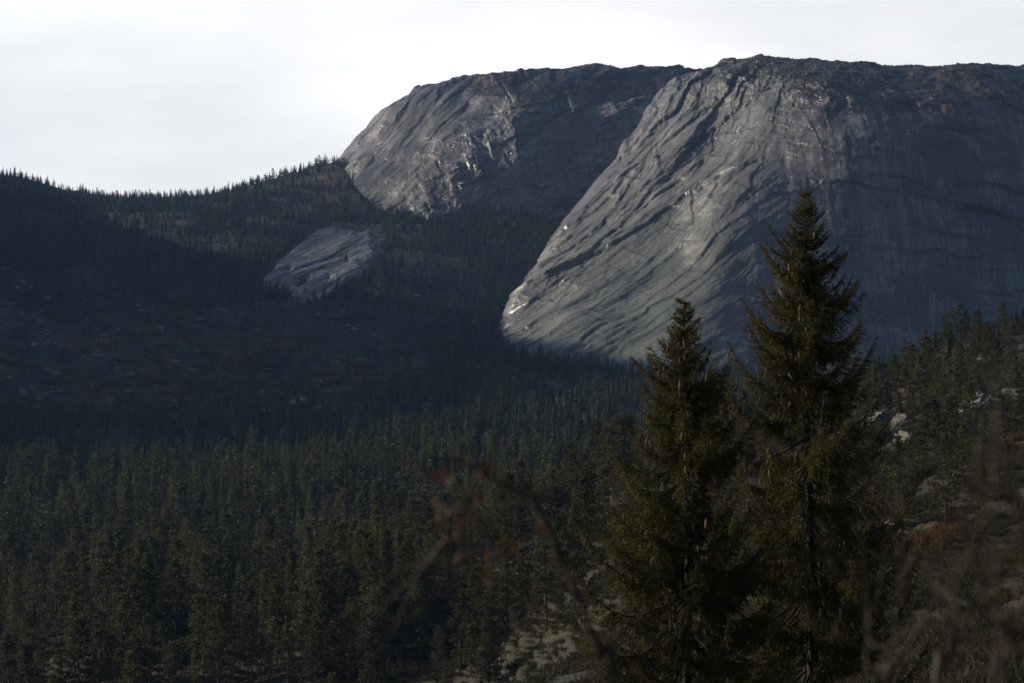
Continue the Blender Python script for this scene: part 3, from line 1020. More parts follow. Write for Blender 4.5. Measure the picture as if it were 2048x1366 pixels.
def mid_spruce(name, seed, h=12.0, width=1.9):
    """a spruce at a few hundred metres: drooping boughs carrying ragged sprays"""
    r = np.random.default_rng(seed)
    P, D = [], []
    z = 0.35
    while z < h - 0.25:
        t = 1 - z / h
        ln = width * (t ** 0.8 * (0.75 + 0.4 * r.random()) + 0.04)
        m = 5 + int(3 * r.random())
        a0 = r.random() * 6.3
        for k in range(m):
            if r.random() < 0.08: continue
            a = a0 + k / m * 6.283 + r.normal() * 0.25
            l = ln * (0.55 + 0.55 * r.random())
            hd = np.array([math.cos(a), math.sin(a), 0])
            dr = 0.15 + 0.35 * min(1, t * 1.6)
            n = max(2, int(l / 0.17))
            for i in range(n):
                q = (i + 0.6 * r.random()) / n
                p = hd * l * q + np.array([0, 0, z - dr * l * math.sin(q * 2.2) * 0.8])
                sd_ = np.array([-hd[1], hd[0], 0]) * r.choice([-1, 1])
                P.append(p)
                D.append(unit(hd * 0.6 + sd_ * (0.9 - 0.5 * q) + np.array([0, 0, -0.45 + 0.3 * q]) + r.normal(size=3) * 0.2))
        z += 0.30 + 0.12 * r.random()
    for i in range(8):
        P.append(np.array([0, 0, h - 0.05 - i * 0.11])); D.append(unit(np.array([r.normal() * 0.5, r.normal() * 0.5, 1.0])))
    P, D = np.array(P), np.array(D)
    sz = 0.34 * (0.7 + 0.6 * r.random(len(P)))
    V, Fc = needle_tris(P, D, sz, sz * 0.34, r, 0.6, 4)
    q = Quads()
    q.add([(0, 0, -0.8), (0.02, 0, h * 0.5), (0, 0, h)], [0.15, 0.09, 0.01], 6)
    return q.mesh(name + '_trunk', M_pbark), mesh_np(name + '_crown', V, Fc, [M_pine], False)


SPR = [far_spruce('spruce', 100 + i, 12.0, (1.9, 2.4, 1.7, 2.6, 2.1)[i]) for i in range(5)]
SPM = [mid_spruce('spruce', 140 + i, 12.0, (1.9, 2.3, 1.6, 2.1)[i]) for i in range(4)]
PIN = [pine('pine', 200 + i, 13.0, 42, 28, 11, (0.30, 0.22, 0.36, 0.16, 0.26, 0.20)[i], (2.4, 2.8, 2.2, 2.7, 3.0, 2.3)[i], 0.30,
            (0.85, 0.7, 0.6, 0.95, 0.75, 0.9)[i]) for i in range(6)]
SMALLPINE = [pine('young_pine', 230 + i, 4.0, 20, 7, 12, (0.12, 0.35)[i], (1.0, 0.8)[i], 0.17, (0.8, 0.2)[i]) for i in range(2)]


def joined(name, pair):
    """trunk and crown of a pine as one light mesh for the mass of the forest"""
    a, b = pair
    va = np.empty(len(a.vertices) * 3, np.float32); a.vertices.foreach_get('co', va)
    vb = np.empty(len(b.vertices) * 3, np.float32); b.vertices.foreach_get('co', vb)
    fa = np.array([p.vertices[:] for p in a.polygons]); fb = np.array([p.vertices[:] for p in b.polygons])
    fa = np.concatenate([fa[:, [0, 1, 2]], fa[:, [0, 2, 3]]])
    mi = np.concatenate([np.zeros(len(fb), int), np.ones(len(fa), int)])
    return mesh_np(name, np.concatenate([vb.reshape(-1, 3), va.reshape(-1, 3)]), np.concatenate([fb, fa + len(b.vertices)]), [M_far, M_pbark], False, mi)


FPIN = [joined('pine', pine('pine', 260 + i, 11.0, 26, 9, 8, (0.12, 0.2, 0.10)[i], (2.3, 2.6, 2.0)[i], 0.60, 0.85)) for i in range(3)]


# ------------------------------------------------------------------ the forest
def scatter_forest():
    N = 90000
    r = np.random.default_rng(11)
    d = np.sqrt(r.random(N) * (2250 ** 2 - 250 ** 2) + 250 ** 2)
    tx = (r.random(N) * 2 - 1) * 0.245
    x, y = tx * d, d
    op = openness(x, y)
    zone = sstep(820, 950, d) * (1 - sstep(1180, 1320, d)) * (1 - sstep(-90, -20, x))      # thin wood on the moor
    dens = 0.20 + 0.55 * sstep(-0.25, 0.35, fbm(x / 55, y / 75, 0, 71, 4, 0.6))
    dens = dens * np.where(y > 1300, 1.5, 1.0)
    dens = dens * (1 - 0.97 * op) * (1 - 0.76 * zone)
    rk = rockiness(x, y)
    dens = dens * (1 - 0.8 * sstep(0.4, 0.6, rk))
    z = height(x, y)
    dens = dens * (rock_at(x, y) < z - 1.0)
    # the open slabs on the near slope stay open
    px = 1024 + x / y * F
    slope_near = (x > (-10 + (250 - y) * 0.12)) & (y < 300)
    dens = np.where((x > 40) & (y > 285) & (y < 470), np.maximum(dens, 0.62), dens)
    dens = np.where(slope_near & ~((x > 45) & (y > 270)), dens * 0.02, dens)
    dens = np.where((px > 1690) & (px < 1870) & (y < 346), 0, dens)
    dens = np.where((px > 1925) & (y > 280) & (y < 322), 0, dens)
    dens = np.where(y > 1960, dens * 0.3, dens)
    ok = r.random(N) < dens
    x, y, z = x[ok], y[ok], z[ok]
    h = 10.0 * (0.45 + 0.75 * r.random(len(x)))
    h = h * np.where(y > 1300, 0.80, 1.0) * np.where(z > 105, 0.45 + 0.55 * r.random(len(x)) ** 1.5, 1.0)
    h = np.where(r.random(len(x)) < 0.22, h * 0.55, h)
    h = h * np.where((y > 860) & (y < 1300) & (x < -40), 0.62, 1.0)
    h = np.where((x > 38) & (y > 270) & (y < 480), h * 0.62, h)
    pine_share = np.clip(0.75 - (y - 250) / 900, 0.12, 0.75)
    fringe = [(688, 338), (715, 368), (745, 402), (800, 432), (860, 462), (940, 462), (1050, 456), (1130, 440)]
    ring = [(505, 590), (560, 596), (640, 594), (730, 570), (770, 530), (790, 470), (720, 428), (640, 448), (560, 500)]
    EX = []
    flank_foot = [(985, 655), (1012, 622), (1050, 570), (1085, 520), (1125, 468)]
    apron_foot = [(1000, 690), (1060, 722), (1150, 742), (1240, 752), (1320, 752)]
    for line, nn in ((fringe, 240), (ring, 110), (flank_foot, 150), (apron_foot, 70)):
        L = np.array(line, float)
        for k in range(nn):
            p = catmull(L, np.array([r.random() * (len(L) - 1)]))[0] + r.normal(size=2) * (np.array([13, 11]) if line in (fringe, flank_foot) else np.array([9, 7]))
            EX.append(cast(p[0], p[1] + 4, 1000))
    EX = np.array(EX)
    x, y, z = np.concatenate([x, EX[:, 0]]), np.concatenate([y, EX[:, 1]]), np.concatenate([z, EX[:, 2] - 0.3])
    h = np.concatenate([h, 4.0 + 4.5 * r.random(len(EX))])
    pine_share = np.concatenate([pine_share, np.full(len(EX), 0.15)])
    kind = (r.random(len(x)) < pine_share).astype(int)     # 1 pine, 0 spruce
    return x, y, z, h, kind, r


FX, FY, FZ, FH, FK, fr = scatter_forest()
print('forest trees', len(FX))


def instance_object(name, pts, meshes, scales, rots, pick):
    """ONE object: a mesh of points on which geometry nodes stand the given meshes"""
    me = bpy.data.meshes.new(name)
    me.vertices.add(len(pts))
    me.vertices.foreach_set('co', np.ascontiguousarray(pts, np.float32).ravel())
    for an, av, ty in (('sc', scales, 'FLOAT'), ('rz', rots, 'FLOAT'), ('pick', pick, 'INT')):
        at = me.attributes.new(an, ty, 'POINT')
        at.data.foreach_set('value', np.ascontiguousarray(av, np.float32 if ty == 'FLOAT' else np.int32))
    o = link(name, me)
    ng = bpy.data.node_groups.new(name + '_scatter', 'GeometryNodeTree')
    ng.interface.new_socket('Geometry', in_out='INPUT', socket_type='NodeSocketGeometry')
    ng.interface.new_socket('Geometry', in_out='OUTPUT', socket_type='NodeSocketGeometry')
    gi, go = ng.nodes.new('NodeGroupInput'), ng.nodes.new('NodeGroupOutput')
    join = ng.nodes.new('GeometryNodeJoinGeometry')

    def named(nm, ty):
        nd = ng.nodes.new('GeometryNodeInputNamedAttribute')
        nd.data_type = ty
        nd.inputs['Name'].default_value = nm
        return nd.outputs['Attribute']
    for k, m in enumerate(meshes):
        src = bpy.data.objects.new(name + '_source', m)        # only read by the nodes, not placed in the scene
        oi = ng.nodes.new('GeometryNodeObjectInfo')
        oi.inputs['Object'].default_value = src
        iop = ng.nodes.new('GeometryNodeInstanceOnPoints')
        cmp = ng.nodes.new('FunctionNodeCompare')
        cmp.data_type = 'INT'
        cmp.operation = 'EQUAL'
        ng.links.new(named('pick', 'INT'), cmp.inputs[2])
        cmp.inputs[3].default_value = k
        ng.links.new(gi.outputs[0], iop.inputs['Points'])
        ng.links.new(cmp.outputs[0], iop.inputs['Selection'])
        ng.links.new(oi.outputs['Geometry'], iop.inputs['Instance'])
        cx = ng.nodes.new('ShaderNodeCombineXYZ')
        ng.links.new(named('rz', 'FLOAT'), cx.inputs[2])
        ng.links.new(cx.outputs[0], iop.inputs['Rotation'])
        ng.links.new(named('sc', 'FLOAT'), iop.inputs['Scale'])
        ng.links.new(iop.outputs[0], join.inputs[0])
    ng.links.new(join.outputs[0], go.inputs[0])
    md = o.modifiers.new('scatter', 'NODES')
    md.node_group = ng
    return o


# hand-placed pines and spruces of the nearer slopes: photo pixel of the tip, distance
NEAR = []          # x, y, height, mesh pair index, label, group, kind


def at_tip(px, py, d, hmin=3.0, hmax=17.0):
    x = (px - 1024) / F * d
    z = float(height(np.array([x]), np.array([d]))[0])
    return x, d, z, min(max((683 - py) / F * d - z, hmin), hmax)


RIDGE = [(1760, 728, 372), (1790, 712, 384), (1818, 690, 380), (1856, 676, 375), (1893, 648, 385), (1930, 622, 392), (1951, 624, 380),
         (2004, 606, 392), (2022, 634, 400), (2036, 648, 380), (1974, 645, 372), (1947, 690, 350), (1880, 700, 360), (1840, 715, 355),
         (1915, 690, 355), (1990, 680, 360), (2046, 620, 390), (1966, 660, 396), (1870, 665, 398), (1735, 765, 365)]
BENCH = [(1865, 806, 255), (1902, 800, 262), (1944, 772, 275), (2008, 792, 250), (1982, 816, 245), (2040, 782, 262), (1842, 862, 245),
         (1890, 872, 235), (1800, 876, 250), (1925, 852, 240), (1960, 866, 232), (1775, 905, 245), (1822, 905, 238), (2030, 840, 240)]
FRONT = [(160, 1245, 262), (402, 1198, 265), (440, 1222, 258), (553, 1168, 272), (600, 1150, 300), (680, 1138, 275), (742, 1128, 285), (800, 1066, 292),
         (768, 1172, 252), (852, 1108, 285), (640, 1190, 258), (505, 1215, 262), (300, 1262, 265), (60, 1270, 270), (20, 1318, 272),
         (240, 1300, 262), (350, 1290, 262), (575, 1250, 256), (700, 1230, 254), (470, 1290, 258), (900, 1125, 290), (120, 1300, 268), (200, 1225, 280),
         (395, 1130, 330), (840, 1180, 268), (730, 1250, 250), (620, 1270, 252), (980, 1110, 285), (1090, 1030, 300), (1060, 1095, 270)]
SLOPE = [(945, 1150, 246), (1015, 1130, 242), (1105, 1105, 262), (1135, 1120, 258), (1180, 1060, 290), (1230, 1080, 275), (1195, 1145, 250)]

#@@PLACE
ORD = ['first', 'second', 'third', 'fourth', 'fifth', 'sixth', 'seventh', 'eighth', 'ninth', 'tenth', 'eleventh', 'twelfth', 'thirteenth',
       'fourteenth', 'fifteenth', 'sixteenth', 'seventeenth', 'eighteenth', 'nineteenth', 'twentieth', 'twenty-first', 'twenty-second',
       'twenty-third', 'twenty-fourth', 'twenty-fifth', 'twenty-sixth', 'twenty-seventh', 'twenty-eighth', 'twenty-ninth', 'thirtieth', 'thirty-first', 'thirty-second']
tr_rng = random.Random(5)


def put_pine(x, y, z, h, label, group, k=None, young=False):
    src = SMALLPINE if young else PIN
    k = tr_rng.randrange(len(src)) if k is None else k
    e = empty('pine_tree', (x, y, z), label, 'pine tree', group)
    sc = h / (4.0 if young else 13.0)
    e.scale = (sc * tr_rng.uniform(0.88, 1.12), sc * tr_rng.uniform(0.88, 1.12), sc)
    e.rotation_euler = (R(tr_rng.uniform(-2, 2)), R(tr_rng.uniform(-2, 2)), tr_rng.uniform(0, 6.28))
    link('trunk', src[k][0], e)
    link('crown', src[k][1], e)
    return e


def put_row(spec, text, group):
    for i, (px, py, d) in enumerate(sorted(spec)):
        x, y, z, h = at_tip(px, py, d)
        put_pine(x, y, z, h, '%s pine from the left %s' % (ORD[i], text), group)


put_row(RIDGE, 'along the wooded crest below the shaded cliff', 'pines along the crest of the near hill')
put_row(BENCH, 'of the row behind the mossy slabs', 'pines behind the mossy slabs')
put_row(FRONT, 'at the near edge of the valley wood', 'tall pines at the near edge of the valley wood')
put_row(SLOPE, 'on the slabs beside the blurred sapling', 'pines on the pale slabs')
sr_ = random.Random(9)
for k in range(52):
    px, d = sr_.uniform(560, 1240), sr_.uniform(225, 310)
    x = (px - 1024) / F * d
    put_pine(x, d, float(height(np.array([x]), np.array([d]))[0]), sr_.uniform(4.5, 12.0), 'slender pine in the stand where the wood meets the near slope', 'pines where the wood meets the near slope')
for px, py, d, h, lab in [(1893, 962, 160, 4.6, 'small round-topped young pine on the mossy slope beside the orange grass'),
                          (1930, 975, 168, 3.4, 'small pointed young pine just behind the round-topped young pine'),
                          (1795, 985, 172, 4.0, 'thin little pine with a bare stem on the mossy slope'),
                          (1868, 988, 175, 1.8, 'lowest little pine bush on the dark slab edge'),
                          (885, 1305, 205, 4.0, 'dense low young pine below the pale slabs'),
                          (1090, 1160, 225, 3.0, 'young pine on the heath above the pale slabs'),
                          (1255, 1120, 190, 3.2, 'young pine half hidden by the shorter spruce'),
                          (1120, 1240, 205, 2.0, 'knee-high pine between two strips of pale slab')]:
    x = (px - 1024) / F * d
    z = float(height(np.array([x]), np.array([d]))[0])
    put_pine(x, d, z, h, lab, 'young pines on the open slope', 1 if 'round' in lab or 'bare' in lab else 0, True)

# the rest of the wood: the nearest pines and spruces are trees of their own, the others one mass
order = np.argsort(-FH / FY)
taken = np.zeros(len(FX), bool)
n_pine = n_spruce = 0
for i in order:
    if FK[i] == 1 and n_pine < 190:
        n_pine += 1
        taken[i] = True
        put_pine(FX[i], FY[i], FZ[i], FH[i] * 1.05, 'scots pine in the dense wood of the valley floor, one of many alike', 'pines of the valley wood')
    elif FK[i] == 0 and n_spruce < 290:
        n_spruce += 1
        taken[i] = True
        o = empty('spruce_tree', (FX[i], FY[i], FZ[i]), 'narrow spruce in the dense wood of the valley floor, one of many alike', 'spruce tree', 'spruces of the valley wood')
        s = FH[i] / 12
        o.scale = (s, s, s)
        o.rotation_euler = (0, 0, tr_rng.uniform(0, 6.28))
        k = tr_rng.randrange(len(SPM))
        link('trunk', SPM[k][0], o)
        link('crown', SPM[k][1], o)
    if n_pine >= 190 and n_spruce >= 290:
        break
rest = ~taken
pick = np.where(FK[rest] == 1, 5 + fr.integers(0, 3, rest.sum()), fr.integers(0, 5, rest.sum()))
sc_ = FH[rest] / np.where(FK[rest] == 1, 11.0, 12.0)
forest = instance_object('forest', np.stack([FX[rest], FY[rest], FZ[rest]], 1), SPR + FPIN, sc_, fr.random(rest.sum()) * 6.28, pick)
tag(forest, 'distant wood of spruce and pine over the valley and far hillsides', None, None, 'stuff')


# ------------------------------------------------------------------ scrub, heath and grass
def scatter_scrub():
    r = np.random.default_rng(21)
    N = 32000
    d = 900 + r.random(N) * 970
    x = (r.random(N) * 2 - 1) * 0.16 * d
    px = 1024 + x / d * F
    z = height(x, d)
    py = 683 - z / d * F
    # belts of bare birch: up the gully between the domes, under the left dome, on the shoulder
    belt = np.exp(-(((py - (605 - (px - 900) * 0.72)) / 40) ** 2)) * sstep(880, 930, px) * (1 - sstep(1120, 1160, px)) * 1.0
    belt = np.maximum(belt, 0.5 * np.exp(-(((px - 640) / 70) ** 2)) * np.exp(-(((py - 400) / 40) ** 2)))
    belt = np.maximum(belt, 0.5 * np.exp(-(((px - 1040) / 110) ** 2)) * np.exp(-(((py - 470) / 28) ** 2)))
    belt = np.maximum(belt, 0.16 * (px < 760) * (d < 1420) + 0.10 * (d > 1420) * (px < 760))
    ok = (r.random(N) < belt) & (rock_at(x, d) < z + 0.5)
    P = np.stack([x, d, z], 1)[ok]
    return P, r


SP_, sr = scatter_scrub()
BUSH = [bare_bush('birch', 300 + i, 4.0, M_birch) for i in range(3)]
o = instance_object('birch_scrub', SP_, BUSH, 0.7 + 0.7 * sr.random(len(SP_)), sr.random(len(SP_)) * 6.28, sr.integers(0, 3, len(SP_)))
tag(o, 'belts of bare purplish birch scrub under the domes', None, None, 'stuff')


def tuft(name, seed, n, h, w, mat, spread=0.6):
    r = np.random.default_rng(seed)
    P = r.normal(size=(n, 3)) * np.array([w, w, 0.0])
    D = r.normal(size=(n, 3)) * spread
    D[:, 2] = 1
    V, Fc = needle_tris(P, D, np.full(n, h), np.full(n, h * 0.10), r, 0.5, 3)
    return mesh_np(name, V, Fc, [mat], False)


M_heather = make_foliage_material('heather', (0.032, 0.029, 0.015), (0.078, 0.064, 0.028), 0.15, True, 0.1, 1.5)
M_grass = make_foliage_material('dry_grass', (0.085, 0.040, 0.016), (0.15, 0.075, 0.027), 0.3, True, 0.1, 1.5)
M_shrub = make_foliage_material('low_juniper', (0.030, 0.036, 0.014), (0.060, 0.064, 0.022), 0.2, True, 0.1, 1.5)
HEA = [tuft('heather', 320 + i, 60, 0.30, 0.28, M_heather) for i in range(2)] + [tuft('grass', 330 + i, 60, 0.42, 0.30, M_grass, 0.35) for i in range(2)] + \
      [tuft('juniper', 340, 110, 0.35, 0.35, M_shrub, 0.9), bare_bush('bush', 350, 0.9, M_birch, 12, 8), bare_bush('bush', 351, 1.3, M_birch, 9, 9)]


def scatter_heath():
    r = np.random.default_rng(31)
    N = 70000
    d = np.sqrt(r.random(N) * (300 ** 2 - 40 ** 2) + 40 ** 2)
    x = (r.random(N) * 2 - 1) * 0.24 * d
    rk = rockiness(x, d) + 0.5 * fbm(x / 1.7, d / 1.7, 0, 33, 2)
    cl = fbm(x / 8, d / 8, 0, 35, 3)
    ok = (rk < 0.42) & (r.random(N) < 0.25 + 0.75 * sstep(-0.2, 0.3, cl)) & (x > -20 - (300 - d) * 0.1)
    x, d, cl = x[ok], d[ok], cl[ok]
    g = fbm(x / 18, d / 18, 0, 51, 3)
    pk = np.where(g > 0.68, 2 + r.integers(0, 2, len(x)), np.where(r.random(len(x)) < 0.25, 4, r.integers(0, 2, len(x))))
    pk = np.where(r.random(len(x)) < 0.07, 5 + r.integers(0, 2, len(x)), pk)
    n2 = 42000
    d2 = np.sqrt(r.random(n2) * (760 ** 2 - 245 ** 2) + 245 ** 2)
    x2 = (r.random(n2) * 2 - 1) * 0.235 * d2
    k2 = (x2 < -8 + (250 - d2) * 0.1) | (d2 > 300)
    x2, d2 = x2[k2], d2[k2]
    x, d = np.concatenate([x, x2]), np.concatenate([d, d2])
    pk = np.concatenate([pk, np.array([0, 1, 4, 4, 5, 6])[r.integers(0, 6, len(x2))]])
    return np.stack([x, d, height(x, d)], 1), pk, r


HP, hk, hr = scatter_heath()
o = instance_object('heath', HP, HEA, (0.6 + 0.9 * hr.random(len(HP))) * np.where(HP[:, 1] > 300, 1.6, 1.0), hr.random(len(HP)) * 6.28, hk)
tag(o, 'brown heather, rusty grass and low juniper on the near slope', None, None, 'stuff')


M_stone = make_bark_material('pale_stone', (0.20, 0.20, 0.20), (0.40, 0.39, 0.38), 1.5, (1, 1, 1))


def scatter_moor():
    r = np.random.default_rng(51)
    N = 60000
    d = 880 + r.random(N) * 520
    x = (r.random(N) * 0.24 - 0.235) * d
    op = openness(x, d)
    ok = r.random(N) < 0.03 + 0.30 * op
    x, d, op = x[ok], d[ok], op[ok]
    u = r.random(len(x))
    pk = np.where(u < np.where(fbm(x / 16, d / 26, 0, 53, 3) > 0.18, 0.34, 0.03), 7, np.where(u < 0.92, 2 + r.integers(0, 2, len(x)), 4))
    return np.stack([x, d, height(x, d)], 1), pk, r


def moor_stone():
    r = np.random.default_rng(3)
    th, ph = np.meshgrid(np.linspace(0, 2 * math.pi, 9)[:-1], np.linspace(0.05, math.pi - 0.05, 6), indexing='ij')
    u = np.stack([np.cos(th) * np.sin(ph) * 0.6, np.sin(th) * np.sin(ph) * 0.45, np.cos(ph) * 0.25], -1) * (1 + 0.25 * r.normal(size=th.shape)[..., None])
    i, j = np.meshgrid(np.arange(8), np.arange(5), indexing='ij')
    q = np.stack([i * 6 + j, i * 6 + j + 1, ((i + 1) % 8) * 6 + j + 1, ((i + 1) % 8) * 6 + j], -1).reshape(-1, 4)
    return mesh_np('stone', u.reshape(-1, 3), q, [M_stone], False)


M_rust = make_foliage_material('rusty_moor_grass', (0.17, 0.095, 0.060), (0.30, 0.18, 0.12), 0.3, True, 0.1, 0.3)
RUST = [tuft('grass', 360 + i, 60, 0.42, 0.40, M_rust, 0.5) for i in range(2)]
MP, mk, mr = scatter_moor()
o = instance_object('moor_scrub', MP, HEA[:2] + RUST + HEA[4:] + [moor_stone()], 2.0 + 2.4 * mr.random(len(MP)), mr.random(len(MP)) * 6.28, mk)
tag(o, 'rusty grass, low scrub and pale stones of the shaded moor', None, None, 'stuff')

# young pines and spruces dotted over the open near slope
yr = np.random.default_rng(41)
yn = 0
while yn < 34:
    yd = math.sqrt(yr.uniform(95 ** 2, 270 ** 2))
    yx = yr.uniform(-0.03, 0.215) * yd
    if yx < -6 + (250 - yd) * 0.1:
        continue
    put_pine(yx, yd, float(height(np.array([yx]), np.array([yd]))[0]), yr.uniform(1.2, 3.6), 'young pine dotted among others over the heathy near slope', 'young pines dotted over the near slope', None, True)
    yn += 1

# ------------------------------------------------------------------ crags and boulders of the near hill
def make_crag_material():
    t = NT('crag_rock')
    pos = t.n('ShaderNodeNewGeometry').outputs['Position']
    a = t.noise(pos, 0.35, 5, 0.6)
    b = t.noise(pos, 2.2, 5, 0.65)
    c = t.mix(t.rng(a, 0.35, 0.65), (0.060, 0.057, 0.053), (0.15, 0.138, 0.122))
    c = t.mix(t.rng(b, 0.5, 0.72), c, (0.07, 0.065, 0.055))
    nz = t.n('ShaderNodeSeparateXYZ')
    t.l(t.n('ShaderNodeNewGeometry').outputs['Normal'], nz.inputs[0])
    mossy = t.math('MULTIPLY', t.rng(nz.outputs[2], 0.6, 0.9), t.rng(a, 0.45, 0.6))
    c = t.mix(mossy, c, (0.085, 0.075, 0.022))
    t.bsdf(c, t.rng(a, 0.35, 0.65, 0.4, 0.75), t.bump(t.math('ADD', a, t.math('MULTIPLY', b, 0.4)), 0.8, 0.6), 0.45)
    return t.m


M_crag = make_crag_material()


def crag(px, py, d, size, rot, label, seed, cat='rock outcrop', name='rock_outcrop'):
    x = (px - 1024) / F * d
    z = float(height(np.array([x]), np.array([d]))[0])
    th, ph = np.meshgrid(np.linspace(0, 2 * math.pi, 49)[:-1], np.linspace(0.02, math.pi - 0.02, 26), indexing='ij')
    u = np.stack([np.cos(th) * np.sin(ph), np.sin(th) * np.sin(ph), np.cos(ph)], -1)
    sup = np.abs(u) ** 0.42 * np.sign(u)
    n = fbm(u[..., 0] * 1.6 + seed, u[..., 1] * 1.6, u[..., 2] * 1.6, seed, 3)
    st = terrace(fbm((u[..., 0] - u[..., 2]) * 2.6 + seed, u[..., 1] * 1.2, (u[..., 2] + 0.6 * u[..., 0]) * 0.9, seed + 3, 3) + 0.5, 5, 0.2)
    V = sup * (1 + 0.13 * n + 0.26 * (st - 0.5))[..., None] * np.array(size)
    V = V.reshape(-1, 3)
    nu, nv = th.shape
    i, j = np.meshgrid(np.arange(nu), np.arange(nv - 1), indexing='ij')
    q = np.stack([i * nv + j, i * nv + j + 1, ((i + 1) % nu) * nv + j + 1, ((i + 1) % nu) * nv + j], -1).reshape(-1, 4)
    o = link(name, mesh_np(name, V, q, [M_crag]))
    o.location = (x, d, z - size[2] * 0.15)
    o.rotation_euler = tuple(R(a) for a in rot)
    tag(o, label, cat)
    return o


crag(1760, 830, 335, (2.68, 2.70, 2.46), (0, 42, 10), 'tilted pale crag leaning beside the taller spruce', 1)
crag(1800, 850, 325, (1.23, 2.25, 1.90), (0, 44, 10), 'narrow shaded crag slab next to the tilted pale crag', 2)
crag(1820, 868, 300, (1.86, 1.80, 1.12), (0, 30, 30), 'low broken crag among the pines below the tilted pale crag', 3)
crag(1735, 810, 350, (0.83, 2.33, 3.06), (0, 48, 5), 'thin sloping rock ledge highest beside the taller spruce', 9)
crag(1968, 768, 300, (2.27, 2.33, 1.67), (0, 40, 20), 'sunlit blocky crag between the upper and lower pine rows', 4)
crag(2005, 748, 305, (2.07, 1.97, 1.56), (0, 38, 40), 'upright pale block above the sunlit blocky crag', 5)
crag(2035, 718, 315, (2.48, 1.97, 1.34), (0, 35, 60), 'sunlit crag at the frame edge under the crest pines', 6)
crag(2000, 690, 372, (3.30, 2.25, 0.73), (0, 10, 0), 'rounded boulder with a mossy cap among the crest pines', 7, 'boulder', 'boulder')
crag(1735, 1130, 128, (1.55, 1.17, 0.33), (0, 8, 10), 'pale frosted boulder just right of the taller spruce trunk', 8, 'boulder', 'boulder')
crag(1830, 1075, 165, (1.75, 1.07, 0.28), (0, 5, 0), 'small bluish boulder on the mossy slope', 10, 'boulder', 'boulder')
crag(1720, 1165, 122, (1.23, 0.90, 0.28), (0, 12, 50), 'lower pale boulder beneath the frosted boulder', 11, 'boulder', 'boulder')

# ------------------------------------------------------------------ the two near spruces with cones
M_cone = make_bark_material('cone_scales', (0.17, 0.085, 0.044), (0.36, 0.21, 0.115), 40.0, (1, 1, 1))


def cone_mesh(seed):
    r = np.random.default_rng(seed)
    L, nr, ns = 0.115, 10, 8
    zz = np.linspace(0, 1, nr)
    rad = 0.0165 * np.sin(np.pi * np.clip(zz * 0.92 + 0.06, 0, 1)) ** 0.6
    rad = rad * np.where(np.arange(nr) % 2 == 0, 1.0, 0.78)
    bendx = 0.012 * zz ** 2 * r.normal()
    pts = np.stack([bendx, 0 * zz, -L * zz], 1)
    v, f = tube(pts, rad, ns)
    return mesh_np('cone', v, f, [M_cone])


CONES = [cone_mesh(i) for i in range(3)]


